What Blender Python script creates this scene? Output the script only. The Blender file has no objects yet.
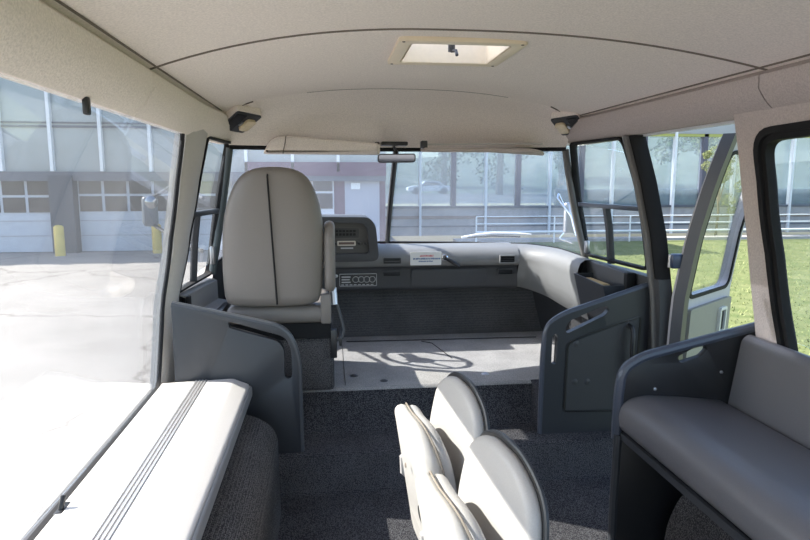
import bpy, bmesh, math, random
from mathutils import Vector, Matrix, noise
from mathutils.geometry import tessellate_polygon
random.seed(7)
SC = bpy.context.scene
COL = SC.collection
R = math.radians

# ------------------------------------------------------------------ materials
def lin(c):
    return tuple(((v/12.92) if v <= .04045 else ((v+.055)/1.055)**2.4) for v in c)
MATS = {}
def mat(name, col, rough=.6, metal=0., spec=.5, tex=None, scale=200., amt=.15, bump=0., col2=None, coat=0., emit=None):
    if name in MATS: return MATS[name]
    m = bpy.data.materials.new(name); m.use_nodes = True
    nt = m.node_tree; b = nt.nodes['Principled BSDF']
    b.inputs['Base Color'].default_value = (*col, 1); b.inputs['Roughness'].default_value = rough
    b.inputs['Metallic'].default_value = metal; b.inputs['Specular IOR Level'].default_value = spec
    if coat: b.inputs['Coat Weight'].default_value = coat
    if emit:
        b.inputs['Emission Color'].default_value = (*emit[0], 1); b.inputs['Emission Strength'].default_value = emit[1]
    if tex:
        tc = nt.nodes.new('ShaderNodeTexCoord')
        if tex == 'noise':
            t = nt.nodes.new('ShaderNodeTexNoise'); t.inputs['Scale'].default_value = scale; t.inputs['Detail'].default_value = 3
            out = t.outputs['Fac']
        elif tex == 'voronoi':
            t = nt.nodes.new('ShaderNodeTexVoronoi'); t.inputs['Scale'].default_value = scale
            out = t.outputs['Distance']
        elif tex == 'wave':
            t = nt.nodes.new('ShaderNodeTexWave'); t.inputs['Scale'].default_value = scale; t.inputs['Distortion'].default_value = 1.5
            t.inputs['Detail Scale'].default_value = 3
            out = t.outputs['Fac']
        nt.links.new(tc.outputs['Object'], t.inputs['Vector'])
        r = nt.nodes.new('ShaderNodeValToRGB'); r.color_ramp.elements[0].position = .3; r.color_ramp.elements[1].position = .7
        c2 = col2 or tuple(min(1, v*(1+amt)) for v in col)
        c1 = tuple(v*(1-amt) for v in col) if col2 is None else col
        r.color_ramp.elements[0].color = (*c1, 1); r.color_ramp.elements[1].color = (*c2, 1)
        nt.links.new(out, r.inputs['Fac']); nt.links.new(r.outputs['Color'], b.inputs['Base Color'])
        if bump:
            bp = nt.nodes.new('ShaderNodeBump'); bp.inputs['Strength'].default_value = bump; bp.inputs['Distance'].default_value = .004
            nt.links.new(out, bp.inputs['Height']); nt.links.new(bp.outputs['Normal'], b.inputs['Normal'])
    MATS[name] = m
    return m

def glass(name, tint, haze, hazecol, gloss_col=.9, ior=1.5, rough=0.0):
    m = bpy.data.materials.new(name); m.use_nodes = True
    nt = m.node_tree; nt.nodes.clear()
    N = nt.nodes.new; L = nt.links.new
    out = N('ShaderNodeOutputMaterial'); tr = N('ShaderNodeBsdfTransparent'); gl = N('ShaderNodeBsdfGlossy')
    df = N('ShaderNodeBsdfDiffuse'); tl = N('ShaderNodeBsdfTranslucent')
    tr.inputs['Color'].default_value = (*tint, 1); gl.inputs['Color'].default_value = (gloss_col,)*3+(1,); gl.inputs['Roughness'].default_value = rough
    df.inputs['Color'].default_value = (*hazecol, 1); tl.inputs['Color'].default_value = (*hazecol, 1)
    lw_ = N('ShaderNodeLayerWeight'); lw_.inputs['Blend'].default_value = .5      # Schlick reflectance, same from both sides
    pw = N('ShaderNodeMath'); pw.operation = 'POWER'; pw.inputs[1].default_value = 5; L(lw_.outputs['Facing'], pw.inputs[0])
    r0 = ((ior-1)/(ior+1))**2
    fr = N('ShaderNodeMath'); fr.operation = 'MULTIPLY_ADD'; fr.inputs[1].default_value = 1-r0; fr.inputs[2].default_value = r0; L(pw.outputs[0], fr.inputs[0])
    hz = N('ShaderNodeMixShader'); hz.inputs[0].default_value = .6
    L(df.outputs[0], hz.inputs[1]); L(tl.outputs[0], hz.inputs[2])
    a = N('ShaderNodeMixShader'); L(fr.outputs[0], a.inputs[0]); L(tr.outputs[0], a.inputs[1]); L(gl.outputs[0], a.inputs[2])
    # dusty film, a little uneven
    tc = N('ShaderNodeTexCoord'); nz = N('ShaderNodeTexNoise'); nz.inputs['Scale'].default_value = 3.0; nz.inputs['Detail'].default_value = 5
    L(tc.outputs['Object'], nz.inputs['Vector'])
    mr = N('ShaderNodeMapRange'); mr.inputs['To Min'].default_value = haze*.5; mr.inputs['To Max'].default_value = haze*1.5
    L(nz.outputs['Fac'], mr.inputs['Value'])
    b = N('ShaderNodeMixShader'); L(mr.outputs[0], b.inputs[0]); L(a.outputs[0], b.inputs[1]); L(hz.outputs[0], b.inputs[2])
    L(b.outputs[0], out.inputs['Surface'])
    MATS[name] = m
    return m

def carpet(name, dark, light, scale, bump=.5):
    m = bpy.data.materials.new(name); m.use_nodes = True
    nt = m.node_tree; N = nt.nodes.new; L = nt.links.new; b = nt.nodes['Principled BSDF']
    b.inputs['Roughness'].default_value = .95; b.inputs['Specular IOR Level'].default_value = .1
    tc = N('ShaderNodeTexCoord')
    v = N('ShaderNodeTexVoronoi'); v.inputs['Scale'].default_value = scale; v.inputs['Randomness'].default_value = .55
    n = N('ShaderNodeTexNoise'); n.inputs['Scale'].default_value = 6; n.inputs['Detail'].default_value = 6
    L(tc.outputs['Object'], v.inputs['Vector']); L(tc.outputs['Object'], n.inputs['Vector'])
    r = N('ShaderNodeValToRGB'); r.color_ramp.elements[0].position = .15; r.color_ramp.elements[1].position = .62
    r.color_ramp.elements[0].color = (*light, 1); r.color_ramp.elements[1].color = (*dark, 1)
    L(v.outputs['Distance'], r.inputs['Fac'])
    mx = N('ShaderNodeMix'); mx.data_type = 'RGBA'; mx.blend_type = 'MULTIPLY'; mx.inputs['Factor'].default_value = .5
    r2 = N('ShaderNodeValToRGB'); r2.color_ramp.elements[0].position = .3; r2.color_ramp.elements[0].color = (.6, .6, .6, 1)
    r2.color_ramp.elements[1].position = .65
    L(n.outputs['Fac'], r2.inputs['Fac']); L(r.outputs['Color'], mx.inputs['A']); L(r2.outputs['Color'], mx.inputs['B'])
    L(mx.outputs['Result'], b.inputs['Base Color'])
    bp = N('ShaderNodeBump'); bp.inputs['Strength'].default_value = bump; bp.inputs['Distance'].default_value = .006; bp.invert = True
    L(v.outputs['Distance'], bp.inputs['Height']); L(bp.outputs['Normal'], b.inputs['Normal'])
    MATS[name] = m
    return m

def pavement(name):
    m = bpy.data.materials.new(name); m.use_nodes = True
    nt = m.node_tree; N = nt.nodes.new; L = nt.links.new; b = nt.nodes['Principled BSDF']
    b.inputs['Roughness'].default_value = .9; b.inputs['Specular IOR Level'].default_value = .15
    tc = N('ShaderNodeTexCoord')
    n = N('ShaderNodeTexNoise'); n.inputs['Scale'].default_value = .6; n.inputs['Detail'].default_value = 8
    v = N('ShaderNodeTexVoronoi'); v.feature = 'DISTANCE_TO_EDGE'; v.inputs['Scale'].default_value = .22
    n2 = N('ShaderNodeTexNoise'); n2.inputs['Scale'].default_value = 1.3; n2.inputs['Detail'].default_value = 5
    va = N('ShaderNodeVectorMath'); va.operation = 'MULTIPLY_ADD'; va.inputs[1].default_value = (.9, .9, .9)
    L(tc.outputs['Object'], n.inputs['Vector']); L(tc.outputs['Object'], n2.inputs['Vector'])
    L(n2.outputs['Color'], va.inputs[0]); L(tc.outputs['Object'], va.inputs[2]); L(va.outputs[0], v.inputs['Vector'])
    r = N('ShaderNodeValToRGB'); r.color_ramp.elements[0].position = .3; r.color_ramp.elements[1].position = .7
    r.color_ramp.elements[0].color = (.265, .245, .228, 1); r.color_ramp.elements[1].color = (.34, .315, .295, 1)
    r2 = N('ShaderNodeValToRGB'); r2.color_ramp.elements[0].position = .0; r2.color_ramp.elements[1].position = .012
    r2.color_ramp.elements[0].color = (.62, .6, .58, 1); r2.color_ramp.elements[1].color = (1, 1, 1, 1)
    L(n.outputs['Fac'], r.inputs['Fac']); L(v.outputs['Distance'], r2.inputs['Fac'])
    mx = N('ShaderNodeMix'); mx.data_type = 'RGBA'; mx.blend_type = 'MULTIPLY'; mx.inputs['Factor'].default_value = 1
    L(r.outputs['Color'], mx.inputs['A']); L(r2.outputs['Color'], mx.inputs['B']); L(mx.outputs['Result'], b.inputs['Base Color'])
    MATS[name] = m
    return m

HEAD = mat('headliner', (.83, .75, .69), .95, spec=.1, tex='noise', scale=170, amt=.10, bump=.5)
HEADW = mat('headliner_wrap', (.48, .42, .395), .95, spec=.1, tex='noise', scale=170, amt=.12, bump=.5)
PIPE = mat('headliner_piping', (.17, .14, .115), .9)
VINYL = mat('vinyl_grey', (.19, .168, .152), .42, spec=.45, tex='noise', scale=350, amt=.05, bump=.12)
VINYLD = mat('vinyl_bench_grey', (.13, .127, .138), .38, spec=.5, tex='noise', scale=350, amt=.05, bump=.12)
VINYLB = mat('vinyl_bench_white', (.62, .59, .57), .4, spec=.45, tex='noise', scale=300, amt=.04, bump=.08)
VINYLW = mat('vinyl_pale', (.40, .385, .375), .4, spec=.45, tex='noise', scale=300, amt=.04, bump=.08)
SHELL = mat('seat_shell_pale', (.46, .44, .42), .35, tex='noise', scale=60, amt=.03)
DARKP = mat('dark_plastic', (.036, .039, .046), .42, spec=.5, tex='noise', scale=500, amt=.1, bump=.1)
BLACK = mat('black_rubber', (.010, .010, .011), .7, spec=.25)
BLACKS = mat('black_satin', (.02, .02, .022), .35)
WEBB = mat('webbing_dark', (.05, .045, .04), .9)
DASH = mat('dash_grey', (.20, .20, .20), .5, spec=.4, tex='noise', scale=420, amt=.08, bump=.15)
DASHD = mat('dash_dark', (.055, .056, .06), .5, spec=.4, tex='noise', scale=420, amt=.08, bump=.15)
PILL = mat('pillar_grey', (.12, .115, .11), .6, tex='noise', scale=200, amt=.1)
PILLL = mat('pillar_light', (.50, .47, .44), .6, tex='noise', scale=200, amt=.06)
CHROME = mat('chrome', (.8, .8, .82), .18, metal=1)
STEEL = mat('brushed_steel', (.5, .5, .52), .35, metal=1)
ALU = mat('aluminium_strip', (.50, .49, .49), .4, metal=.6)
BONE = mat('bone_plastic', (.80, .68, .50), .4, tex='noise', scale=40, amt=.03)
MIRR = mat('mirror_glass', (.75, .77, .78), .03, metal=1)
CARP = carpet('aisle_carpet', (.025, .025, .030), (.16, .157, .165), 190)
CARPS = carpet('housing_carpet', (.035, .034, .037), (.19, .18, .18), 190)
FIREW = carpet('firewall_carpet', (.07, .07, .075), (.17, .165, .16), 240, .25)
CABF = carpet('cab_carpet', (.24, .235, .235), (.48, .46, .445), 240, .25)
GLASS = glass('side_glass', (.93, .95, .95), .022, (.85, .9, 1.0))
WGLASS = glass('windshield_glass', (.90, .93, .96), .05, (.85, .9, 1.0))
DGLASS = glass('door_glass', (.92, .94, .93), .03, (.9, .9, .9))
SMOKE = glass('hatch_lid_acrylic', (.80, .84, .92), .62, (.85, .9, 1.0), rough=.1)
FACG = glass('facade_glass', (.74, .80, .84), .26, (.50, .58, .64), ior=1.6)
FACL = mat('opaque_glazing', (.30, .33, .345), .12, spec=.8, tex='noise', scale=.6, amt=.12)
WHITE = mat('white_paint', (.75, .76, .78), .5, tex='noise', scale=3, amt=.04)
LILAC = mat('painted_door_grey', (.42, .41, .45), .35, tex='noise', scale=30, amt=.04)
DOORP = mat('door_card_vinyl', (.27, .255, .20), .6, tex='noise', scale=150, amt=.06)
PAVE = pavement('pavement')
GRASS = mat('lawn_green', (.105, .135, .05), .95, spec=.1, tex='noise', scale=2.2, amt=.3, col2=(.175, .19, .085), bump=.0)
YELL = mat('bollard_yellow', (.62, .46, .12), .6, tex='noise', scale=6, amt=.1)
BROWN = mat('plum_cladding', (.105, .05, .085), .7, tex='noise', scale=4, amt=.1)
SLATE = mat('slate_blue_grey', (.10, .107, .13), .6, tex='noise', scale=3, amt=.1)
GDOOR = mat('garage_door_white', (.50, .52, .57), .55, tex='noise', scale=5, amt=.04)
DARKW = mat('dark_window', (.045, .04, .042), .15, spec=.7, tex='noise', scale=1.4, amt=.4)
CONC = mat('concrete_grey', (.36, .345, .34), .8, tex='noise', scale=4, amt=.1)
BAND = mat('brown_band', (.22, .16, .135), .8, tex='noise', scale=4, amt=.1)
ASPH = mat('asphalt', (.13, .13, .14), .9, tex='noise', scale=5, amt=.15)
STRAW = mat('dry_verge', (.42, .38, .25), .95, tex='noise', scale=2, amt=.2)
LEAF = mat('leaf_green', (.055, .10, .03), .8, tex='noise', scale=5, amt=.5)
LEAFY = mat('leaf_light_green', (.22, .25, .10), .8, tex='noise', scale=6, amt=.3)
BARK = mat('bark', (.12, .09, .07), .9, tex='noise', scale=14, amt=.3)
PAPER = mat('sticker_white', (.74, .73, .71), .5)
INKR = mat('ink_red', (.6, .12, .14), .6)
INKB = mat('ink_blue', (.10, .16, .30), .6)
AMBER = mat('lamp_lens', (.75, .62, .42), .25, tex='noise', scale=60, amt=.08)
SILV = mat('panel_silver_print', (.5, .5, .5), .5)
LCD = mat('radio_slot', (.03, .03, .03), .2)

# ------------------------------------------------------------------ mesh tools
ORG = {}
class MB:
    def __init__(s): s.v = []; s.f = []
    def add(s, vs, fs):
        o = len(s.v); s.v += [Vector(p) for p in vs]; s.f += [[i+o for i in f] for f in fs]; return s
    def box(s, x0, x1, y0, y1, z0, z1, M=None):
        vs = [(x, y, z) for z in (z0, z1) for y in (y0, y1) for x in (x0, x1)]
        if M is not None: vs = [M @ Vector(p) for p in vs]
        return s.add(vs, [(0, 2, 3, 1), (4, 5, 7, 6), (0, 1, 5, 4), (2, 6, 7, 3), (0, 4, 6, 2), (1, 3, 7, 5)])
    def prism(s, poly, fn, d0, d1, holes=()):
        """polygon (with holes) in (u,v), mapped by fn(u,v,d) between depths d0 and d1"""
        loops = [list(poly)]+[list(h) for h in holes]
        flat = [p for l in loops for p in l]
        tris = tessellate_polygon([[Vector((p[0], p[1], 0)) for p in l] for l in loops])
        n = len(flat)
        vs = [fn(p[0], p[1], d0) for p in flat]+[fn(p[0], p[1], d1) for p in flat]
        fs = [tuple(t) for t in tris]+[tuple(i+n for i in reversed(t)) for t in tris]
        o = 0
        for l in loops:
            k = len(l)
            for i in range(k):
                a, b = o+i, o+(i+1) % k
                fs.append((a, b, b+n, a+n))
            o += k
        return s.add(vs, fs)
    def tube(s, pts, r, seg=8, closed=False, cap=True, flat=None):
        pts = [Vector(p) for p in pts]; n = len(pts); base = len(s.v); rings = []
        up = None
        for i, p in enumerate(pts):
            a = pts[i-1] if (i > 0 or closed) else p
            b = pts[(i+1) % n] if (i < n-1 or closed) else p
            t = (b-a).normalized()
            if up is None:
                up = Vector((0, 0, 1)) if abs(t.z) < .9 else Vector((0, 1, 0))
            sd = t.cross(up).normalized(); up2 = sd.cross(t).normalized(); up = up2
            rr = r[i] if isinstance(r, (list, tuple)) else r
            ring = []
            for k in range(seg):
                a_ = 2*math.pi*k/seg
                ring.append(p+sd*(rr*math.cos(a_))+up2*((rr*(flat or 1))*math.sin(a_)))
            rings.append(ring)
        vs = [q for ring in rings for q in ring]; fs = []
        m = n if closed else n-1
        for i in range(m):
            j = (i+1) % n
            for k in range(seg):
                l = (k+1) % seg
                fs.append((i*seg+k, i*seg+l, j*seg+l, j*seg+k))
        if cap and not closed:
            fs.append(tuple(range(seg-1, -1, -1))); fs.append(tuple((n-1)*seg+k for k in range(seg)))
        return s.add(vs, fs)
    def lathe(s, prof, c, axis=(0, 0, 1), seg=20):
        ax = Vector(axis).normalized(); q = Vector((0, 0, 1)).rotation_difference(ax); c = Vector(c); n = len(prof)
        vs = []
        for k in range(seg):
            a = 2*math.pi*k/seg
            for r_, z in prof: vs.append(c+q @ Vector((r_*math.cos(a), r_*math.sin(a), z)))
        fs = []
        for k in range(seg):
            l = (k+1) % seg
            for i in range(n-1): fs.append((k*n+i, l*n+i, l*n+i+1, k*n+i+1))
        return s.add(vs, fs)
    def grid(s, rows, thick=None):
        """rows of points (list of lists). thick: vector offset for a second skin"""
        n = len(rows); m = len(rows[0]); vs = [Vector(p) for r_ in rows for p in r_]; fs = []
        for i in range(n-1):
            for j in range(m-1): fs.append((i*m+j, i*m+j+1, (i+1)*m+j+1, (i+1)*m+j))
        if thick is not None:
            o = len(vs); off = thick
            vs += [p+(off(p) if callable(off) else Vector(off)) for p in vs]
            fs += [tuple(reversed([i+o for i in f])) for f in fs]
            bd = [j for j in range(m)]+[i*m+m-1 for i in range(1, n)]+[(n-1)*m+j for j in range(m-2, -1, -1)]+[i*m for i in range(n-2, 0, -1)]
            for a, b in zip(bd, bd[1:]+bd[:1]): fs.append((a, a+o, b+o, b))
        return s.add(vs, fs)
    def build(s, name, m, parent=None, smooth=True, bevel=0, bseg=2, subsurf=0, angle=35, weld=False):
        me = bpy.data.meshes.new(name)
        L = ORG.get(parent.name, Vector((0, 0, 0))) if parent else Vector((0, 0, 0))
        bm = bmesh.new()
        vv = [bm.verts.new(p-L) for p in s.v]
        for f in s.f:
            try: bm.faces.new([vv[i] for i in f])
            except ValueError: pass
        if weld: bmesh.ops.remove_doubles(bm, verts=bm.verts, dist=1e-5)
        bmesh.ops.recalc_face_normals(bm, faces=bm.faces)
        if bevel:
            es = [e for e in bm.edges if len(e.link_faces) == 2 and e.calc_face_angle(0) > R(25)]
            bmesh.ops.bevel(bm, geom=es, offset=bevel, segments=bseg, profile=.5, affect='EDGES', clamp_overlap=True)
        if smooth:
            for f in bm.faces: f.smooth = True
            for e in bm.edges:
                if len(e.link_faces) == 2 and e.calc_face_angle(0) > R(angle): e.smooth = False
        bm.to_mesh(me); bm.free()
        me.materials.append(m)
        o = bpy.data.objects.new(name, me); COL.objects.link(o)
        if parent: o.parent = parent; ORG[o.name] = L
        else: ORG[o.name] = Vector((0, 0, 0))
        if subsurf:
            md = o.modifiers.new('round', 'SUBSURF'); md.levels = subsurf; md.render_levels = subsurf
        return o

def tag(o, label, cat, group=None, kind=None):
    o['label'] = label; o['category'] = cat
    if group: o['group'] = group
    if kind: o['kind'] = kind
    return o
def thing(name, label, cat, loc=(0, 0, 0), group=None):
    o = bpy.data.objects.new(name, None); COL.objects.link(o); o.location = loc; o.empty_display_size = .05
    ORG[o.name] = Vector(loc)
    return tag(o, label, cat, group)
def structure(o): o['kind'] = 'structure'; return o
def copy_tree(o, parent=None):
    c = o.copy(); COL.objects.link(c); c.parent = parent
    ORG[c.name] = ORG.get(o.name, Vector((0, 0, 0)))
    for ch in list(o.children): copy_tree(ch, c)
    return c

def rpoly(pts, r, n=5):
    """round the corners of a polygon; r a number or one radius per corner"""
    out = []; k = len(pts)
    for i in range(k):
        p = Vector(pts[i]); a = Vector(pts[i-1]); b = Vector(pts[(i+1) % k])
        rr = r[i] if isinstance(r, (list, tuple)) else r
        if rr <= 0: out.append((p.x, p.y)); continue
        u = (a-p); v = (b-p); rr = min(rr, u.length*.48, v.length*.48)
        p0 = p+u.normalized()*rr; p1 = p+v.normalized()*rr
        for j in range(n+1):
            t = j/n; q = p0*(1-t)**2+p*(2*t*(1-t))+p1*t*t
            out.append((q.x, q.y))
    return out
def inset(poly, d):
    out = []; k = len(poly)
    area = sum(poly[i-1][0]*poly[i][1]-poly[i][0]*poly[i-1][1] for i in range(k)); sg = 1 if area > 0 else -1
    for i in range(k):
        p = Vector(poly[i]); a = Vector(poly[i-1]); b = Vector(poly[(i+1) % k])
        n1 = Vector((-(p-a).y, (p-a).x)); n2 = Vector((-(b-p).y, (b-p).x))
        if n1.length < 1e-9: n1 = n2
        if n2.length < 1e-9: n2 = n1
        n1.normalize(); n2.normalize(); m = (n1+n2)
        if m.length < 1e-6: m = n1
        m.normalize(); c = max(.4, m.dot(n1))
        q = p+m*(sg*d/c); out.append((q.x, q.y))
    return out
def densify(poly, d, closed=True):
    out = []; k = len(poly)
    for i in range(k if closed else k-1):
        a = Vector(poly[i]); b = Vector(poly[(i+1) % k]); n = max(1, int((b-a).length/d))
        for j in range(n): q = a.lerp(b, j/n); out.append((q.x, q.y))
    if not closed: out.append(tuple(poly[-1]))
    return out
def interp(x, xs, ys):
    if x <= xs[0]: return ys[0]
    for i in range(1, len(xs)):
        if x <= xs[i]:
            t = (x-xs[i-1])/(xs[i]-xs[i-1]); return ys[i-1]*(1-t)+ys[i]*t
    return ys[-1]

# ------------------------------------------------------------------ bus body cross-section
BZ = [-.1, .5, .9, 1.2, 1.45, 1.67, 1.8]
BR = [1.17, 1.19, 1.175, 1.13, 1.07, 1.0, .95]
BL = [-1.13, -1.15, -1.14, -1.10, -1.045, -.985, -.93]
def taper(y): return (max(0, y-2.9)/.7)**1.3                        # the nose narrows ahead of the cab doors
def SR(y, z, d=0): return Vector((interp(z, BZ, BR)-.04*taper(y)+d, y, z))      # d grows outwards
def SL(y, z, d=0): return Vector((interp(z, BZ, BL)+.085*taper(y)-d, y, z))
Y0 = -.8                                                           # rear end of what is built

def surf_pane(poly, fn, name, m, parent=None, step=.08, d0=0, d1=.005):
    """a pane filling a convex outline on a curved side, sliced by height"""
    zs = [p[1] for p in poly]; z0, z1 = min(zs), max(zs); n = max(3, int((z1-z0)/step)); rows = []
    for i in range(n+1):
        z = z0+1e-4+(z1-z0-2e-4)*i/n; ys = []
        for a, b in zip(poly, poly[1:]+poly[:1]):
            if (a[1]-z)*(b[1]-z) < 0: ys.append(a[0]+(b[0]-a[0])*(z-a[1])/(b[1]-a[1]))
        rows.append([fn(min(ys)+(max(ys)-min(ys))*j/4, z, d0) for j in range(5)])
    mb = MB()
    d = (fn(0, 1, d1)-fn(0, 1, d0))
    mb.grid(rows, d)
    return mb.build(name, m, parent)

# ================================================================== SETTING
# --- floor
prof = [(Y0, 0.), (2.745, 0.), (2.76, .01), (2.76, .185), (2.775, .2), (2.985, .2), (3.0, .21), (3.0, .415), (3.015, .43), (4.03, .43)]
mb = MB(); X0, X1 = -1.16, 1.19
mb.grid([[(X0+(X1-X0)*j/6, y, z) for j in range(7)] for y, z in prof[:8]])
mb.prism([(.63, .2), (.63, .43), (1.19, .43), (1.19, .2)], lambda u, v, d: Vector((u, d, v)), 2.885, 3.02)
floor = structure(mb.build('floor', CARP, angle=60))
mb = MB()
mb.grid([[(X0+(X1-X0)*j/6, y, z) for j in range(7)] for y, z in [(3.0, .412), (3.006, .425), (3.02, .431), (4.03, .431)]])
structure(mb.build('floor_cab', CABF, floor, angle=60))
mb = MB(); mb.grid([[(X0+(X1-X0)*j/6, y, z) for j in range(7)] for y, z in [(4.03, .431), (4.05, .45), (4.09, .60), (4.14, .85)]]); structure(mb.build('firewall', FIREW, floor, angle=60))
mb = MB()
mb.tube([(-.30, 3.90, .433), (.2, 3.885, .433), (.95, 3.87, .433)], .004); mb.tube([(.18, 3.855, .433), (.24, 3.80, .433), (.30, 3.45, .433)], .0025); mb.tube([(-.33, 3.04, .4325), (-.33, 3.84, .4325)], .0012)
mb.build('carpet_seam', BLACK, floor)
for x, y in [(-.28, 3.19), (-.13, 3.09), (.42, 3.14)]:
    mb = MB(); mb.lathe([(0, .008), (.010, .007), (.018, .003), (.022, 0)], (x, y, .431)); mb.build('floor_anchor', STEEL if x > 0 else BLACKS, floor)

# --- side walls below the windows and solid rear pieces
def strip(fn, y0, y1, z0, z1, d0, d1, ny=2, nz=8):
    return [[fn(y0+(y1-y0)*i/ny, z0+(z1-z0)*j/nz, d0) for i in range(ny+1)] for j in range(nz+1)]
mb = MB(); mb.grid(strip(SL, Y0, 2.80, 0, .53, 0, 0), (-.06, 0, 0)); mb.grid(strip(SL, 3.02, 3.62, 0, .905, 0, 0), (-.06, 0, 0))
wall_left = structure(mb.build('wall_left', DASHD, angle=50))
mb = MB(); mb.grid(strip(SR, Y0, 2.05, 0, .71, 0, 0), (.06, 0, 0)); mb.grid(strip(SR, 2.76, 3.6, 0, .985, 0, 0), (.06, 0, 0))
wall_right = structure(mb.build('wall_right', DASHD, angle=50))

# --- windows of the left side
lw = [(Y0+.05, .545), (2.786, .537), (2.875, .80), (2.955, 1.138), (2.915, 1.40), (2.80, 1.64), (2.73, 1.69), (1.9, 1.69), (Y0+.05, 1.69)]
lw = densify(rpoly(lw, [.0, .05, .3, .3, .2, .05, .05, .3, .0], 4), .12)
w1 = structure(surf_pane(inset(lw, .004), SL, 'window_1', GLASS, d0=.02, d1=.025))
mb = MB(); mb.prism(lw, SL, .010, .027, holes=[inset(lw, .010)]); mb.build('window_gasket', BLACK, w1)
mb = MB(); mb.box(-1.15, -1.125, 1.66, 1.73, .548, .566); mb.tube([(-1.14, 1.685, .56), (-1.135, 1.70, .60)], .008); mb.build('window_latch', BLACKS, w1, bevel=.004)
mb = MB(); mb.box(-1.0, -.985, 1.655, 1.68, 1.615, 1.66); mb.build('window_clip', BLACKS, w1, bevel=.005)
# quarter window, left of the driver
lq = [(3.06, .915), (3.55, .935), (3.58, 1.02), (3.57, 1.40), (3.525, 1.665), (3.125, 1.67), (3.165, 1.35), (3.14, 1.10)]
lq = densify(rpoly(lq, [.03, .03, .1, .2, .03, .03, .2, .2], 4), .12)
w2 = structure(surf_pane(inset(lq, .004), SL, 'window_2', GLASS, d0=.02, d1=.025))
mb = MB(); mb.prism(lq, SL, -.004, .036, holes=[inset(lq, .012)]); mb.build('window_gasket', BLACK, w2)
mb = MB(); mb.grid([[SL(y, z, -.008) for y in (3.15, 3.3, 3.53)] for z in (1.278, 1.305)], (-.04, 0, 0)); mb.build('transom', DARKP, w2, bevel=.004)
mb = MB(); mb.grid([[SL(y+(z-1.29)*-.16, z, .0) for y in (3.245, 3.265)] for z in (.93, 1.05, 1.15, 1.29)], (-.03, 0, 0)); mb.build('slider_rail', DARKP, w2)
mb = MB(); mb.box(-1.05, -1.025, 3.48, 3.51, 1.0, 1.10); mb.build('window_latch', STEEL, w2, bevel=.006)

# right side, windows and door opening
rq = [(2.86, 1.012), (3.55, 1.012), (3.575, 1.20), (3.56, 1.42), (3.46, 1.672), (2.89, 1.668), (2.86, 1.40)]
rq = densify(rpoly(rq, [.05, .03, .2, .2, .03, .06, .2], 4), .12)
w3 = structure(surf_pane(inset(rq, .004), SR, 'window_3', GLASS, d0=.02, d1=.025))
mb = MB(); mb.prism(rq, SR, -.002, .036, holes=[inset(rq, .014)]); mb.build('window_gasket', BLACK, w3)
mb = MB(); mb.grid([[SR(y, z, -.008) for y in (2.86, 3.2, 3.52)] for z in (1.308, 1.332)], (.04, 0, 0)); mb.build('transom', mat('transom_blue_grey', (.07, .085, .12), .35), w3, bevel=.004)
mb = MB(); mb.grid([[SR(y-(z-1.3)*.08, z, .0) for y in (3.22, 3.25)] for z in (1.0, 1.1, 1.2, 1.315)], (.03, 0, 0)); mb.build('slider_rail', DARKP, w3)
mb = MB(); mb.box(1.085, 1.11, 3.44, 3.47, 1.04, 1.11); mb.build('window_latch', STEEL, w3, bevel=.006)
# big rear right window
rw = [(Y0+.05, .77), (1.94, .78), (1.985, .98), (2.012, 1.30), (1.97, 1.625), (1.60, 1.632), (Y0+.05, 1.635)]
rw = rpoly(rw, [.0, .09, .2, .25, .10, .1, .0], 6)
rwd = densify(rw, .12)
w4 = structure(surf_pane(inset(rwd, .038), SR, 'window_4', GLASS, d0=.032, d1=.036))
mb = MB(); mb.prism(rwd, SR, -.006, .012, holes=[inset(rwd, .022)]); g = mb.build('window_gasket', BLACK, w4)
mb = MB(); mb.prism(inset(rwd, .018), SR, .006, .040, holes=[inset(rwd, .042)]); mb.build('window_frame', BLACK, w4)

# pillars and the fabric wrapped panel round the rear right window
pan = densify([(Y0, .70), (2.05, .70), (2.085, .95), (2.095, 1.13), (2.085, 1.386), (2.04, 1.68), (Y0, 1.68)], .12)
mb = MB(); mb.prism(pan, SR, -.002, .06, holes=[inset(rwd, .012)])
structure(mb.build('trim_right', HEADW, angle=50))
lp = [(2.79, .52), (2.85, .70), (2.965, 1.138), (2.925, 1.40), (2.80, 1.69)]
lpr = [(3.125, 1.69), (3.165, 1.35), (3.14, 1.10), (3.065, .90), (3.04, .70), (3.03, .52)]
zz = [.52+.039*i for i in range(31)]
def edge(pts, z): q = sorted(pts, key=lambda p: p[1]); return interp(z, [p[1] for p in q], [p[0] for p in q])
mb = MB(); mb.grid([[SL(edge(lp, z)+(edge(lpr, z)-edge(lp, z))*t, z, dd) for t, dd in ((0, .01), (.12, -.008), (.5, -.016), (.86, -.008), (1, .01))] for z in zz], (-.05, 0, 0))
structure(mb.build('pillar_left', PILLL))
bi = [(2.80, .43), (2.80, .655), (2.838, 1.024), (2.85, 1.364), (2.85, 1.69)]
bo = [(2.755, .43), (2.765, .711), (2.775, 1.094), (2.785, 1.369), (2.79, 1.69)]
zz = [.43+.0412*i for i in range(31)]
mb = MB(); mb.grid([[SR(edge(bi, z)+.02+(edge(bo, z)-edge(bi, z)-.02)*t, z, dd) for t, dd in ((0, .02), (.08, -.01), (.40, -.018), (.55, -.010), (.6, .008))] for z in zz], (.04, 0, 0))
pr_ = structure(mb.build('pillar_right', PILL))
mb = MB(); mb.grid([[SR(edge(bi, z)+.02+(edge(bo, z)-edge(bi, z)-.02)*t, z, dd) for t, dd in ((.60, .012), (.68, .0), (.76, .012), (.85, .0), (1, .02))] for z in zz], (.05, 0, 0))
mb.build('door_seal', BLACK, pr_)
# lower right return of the b-pillar down beside the partition
mb = MB(); mb.grid([[SR(y, z, 0) for y in (2.735, 2.80)] for z in (0, .2, .44)], (.05, 0, 0)); mb.build('pillar_foot', PILL, pr_)

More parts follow.
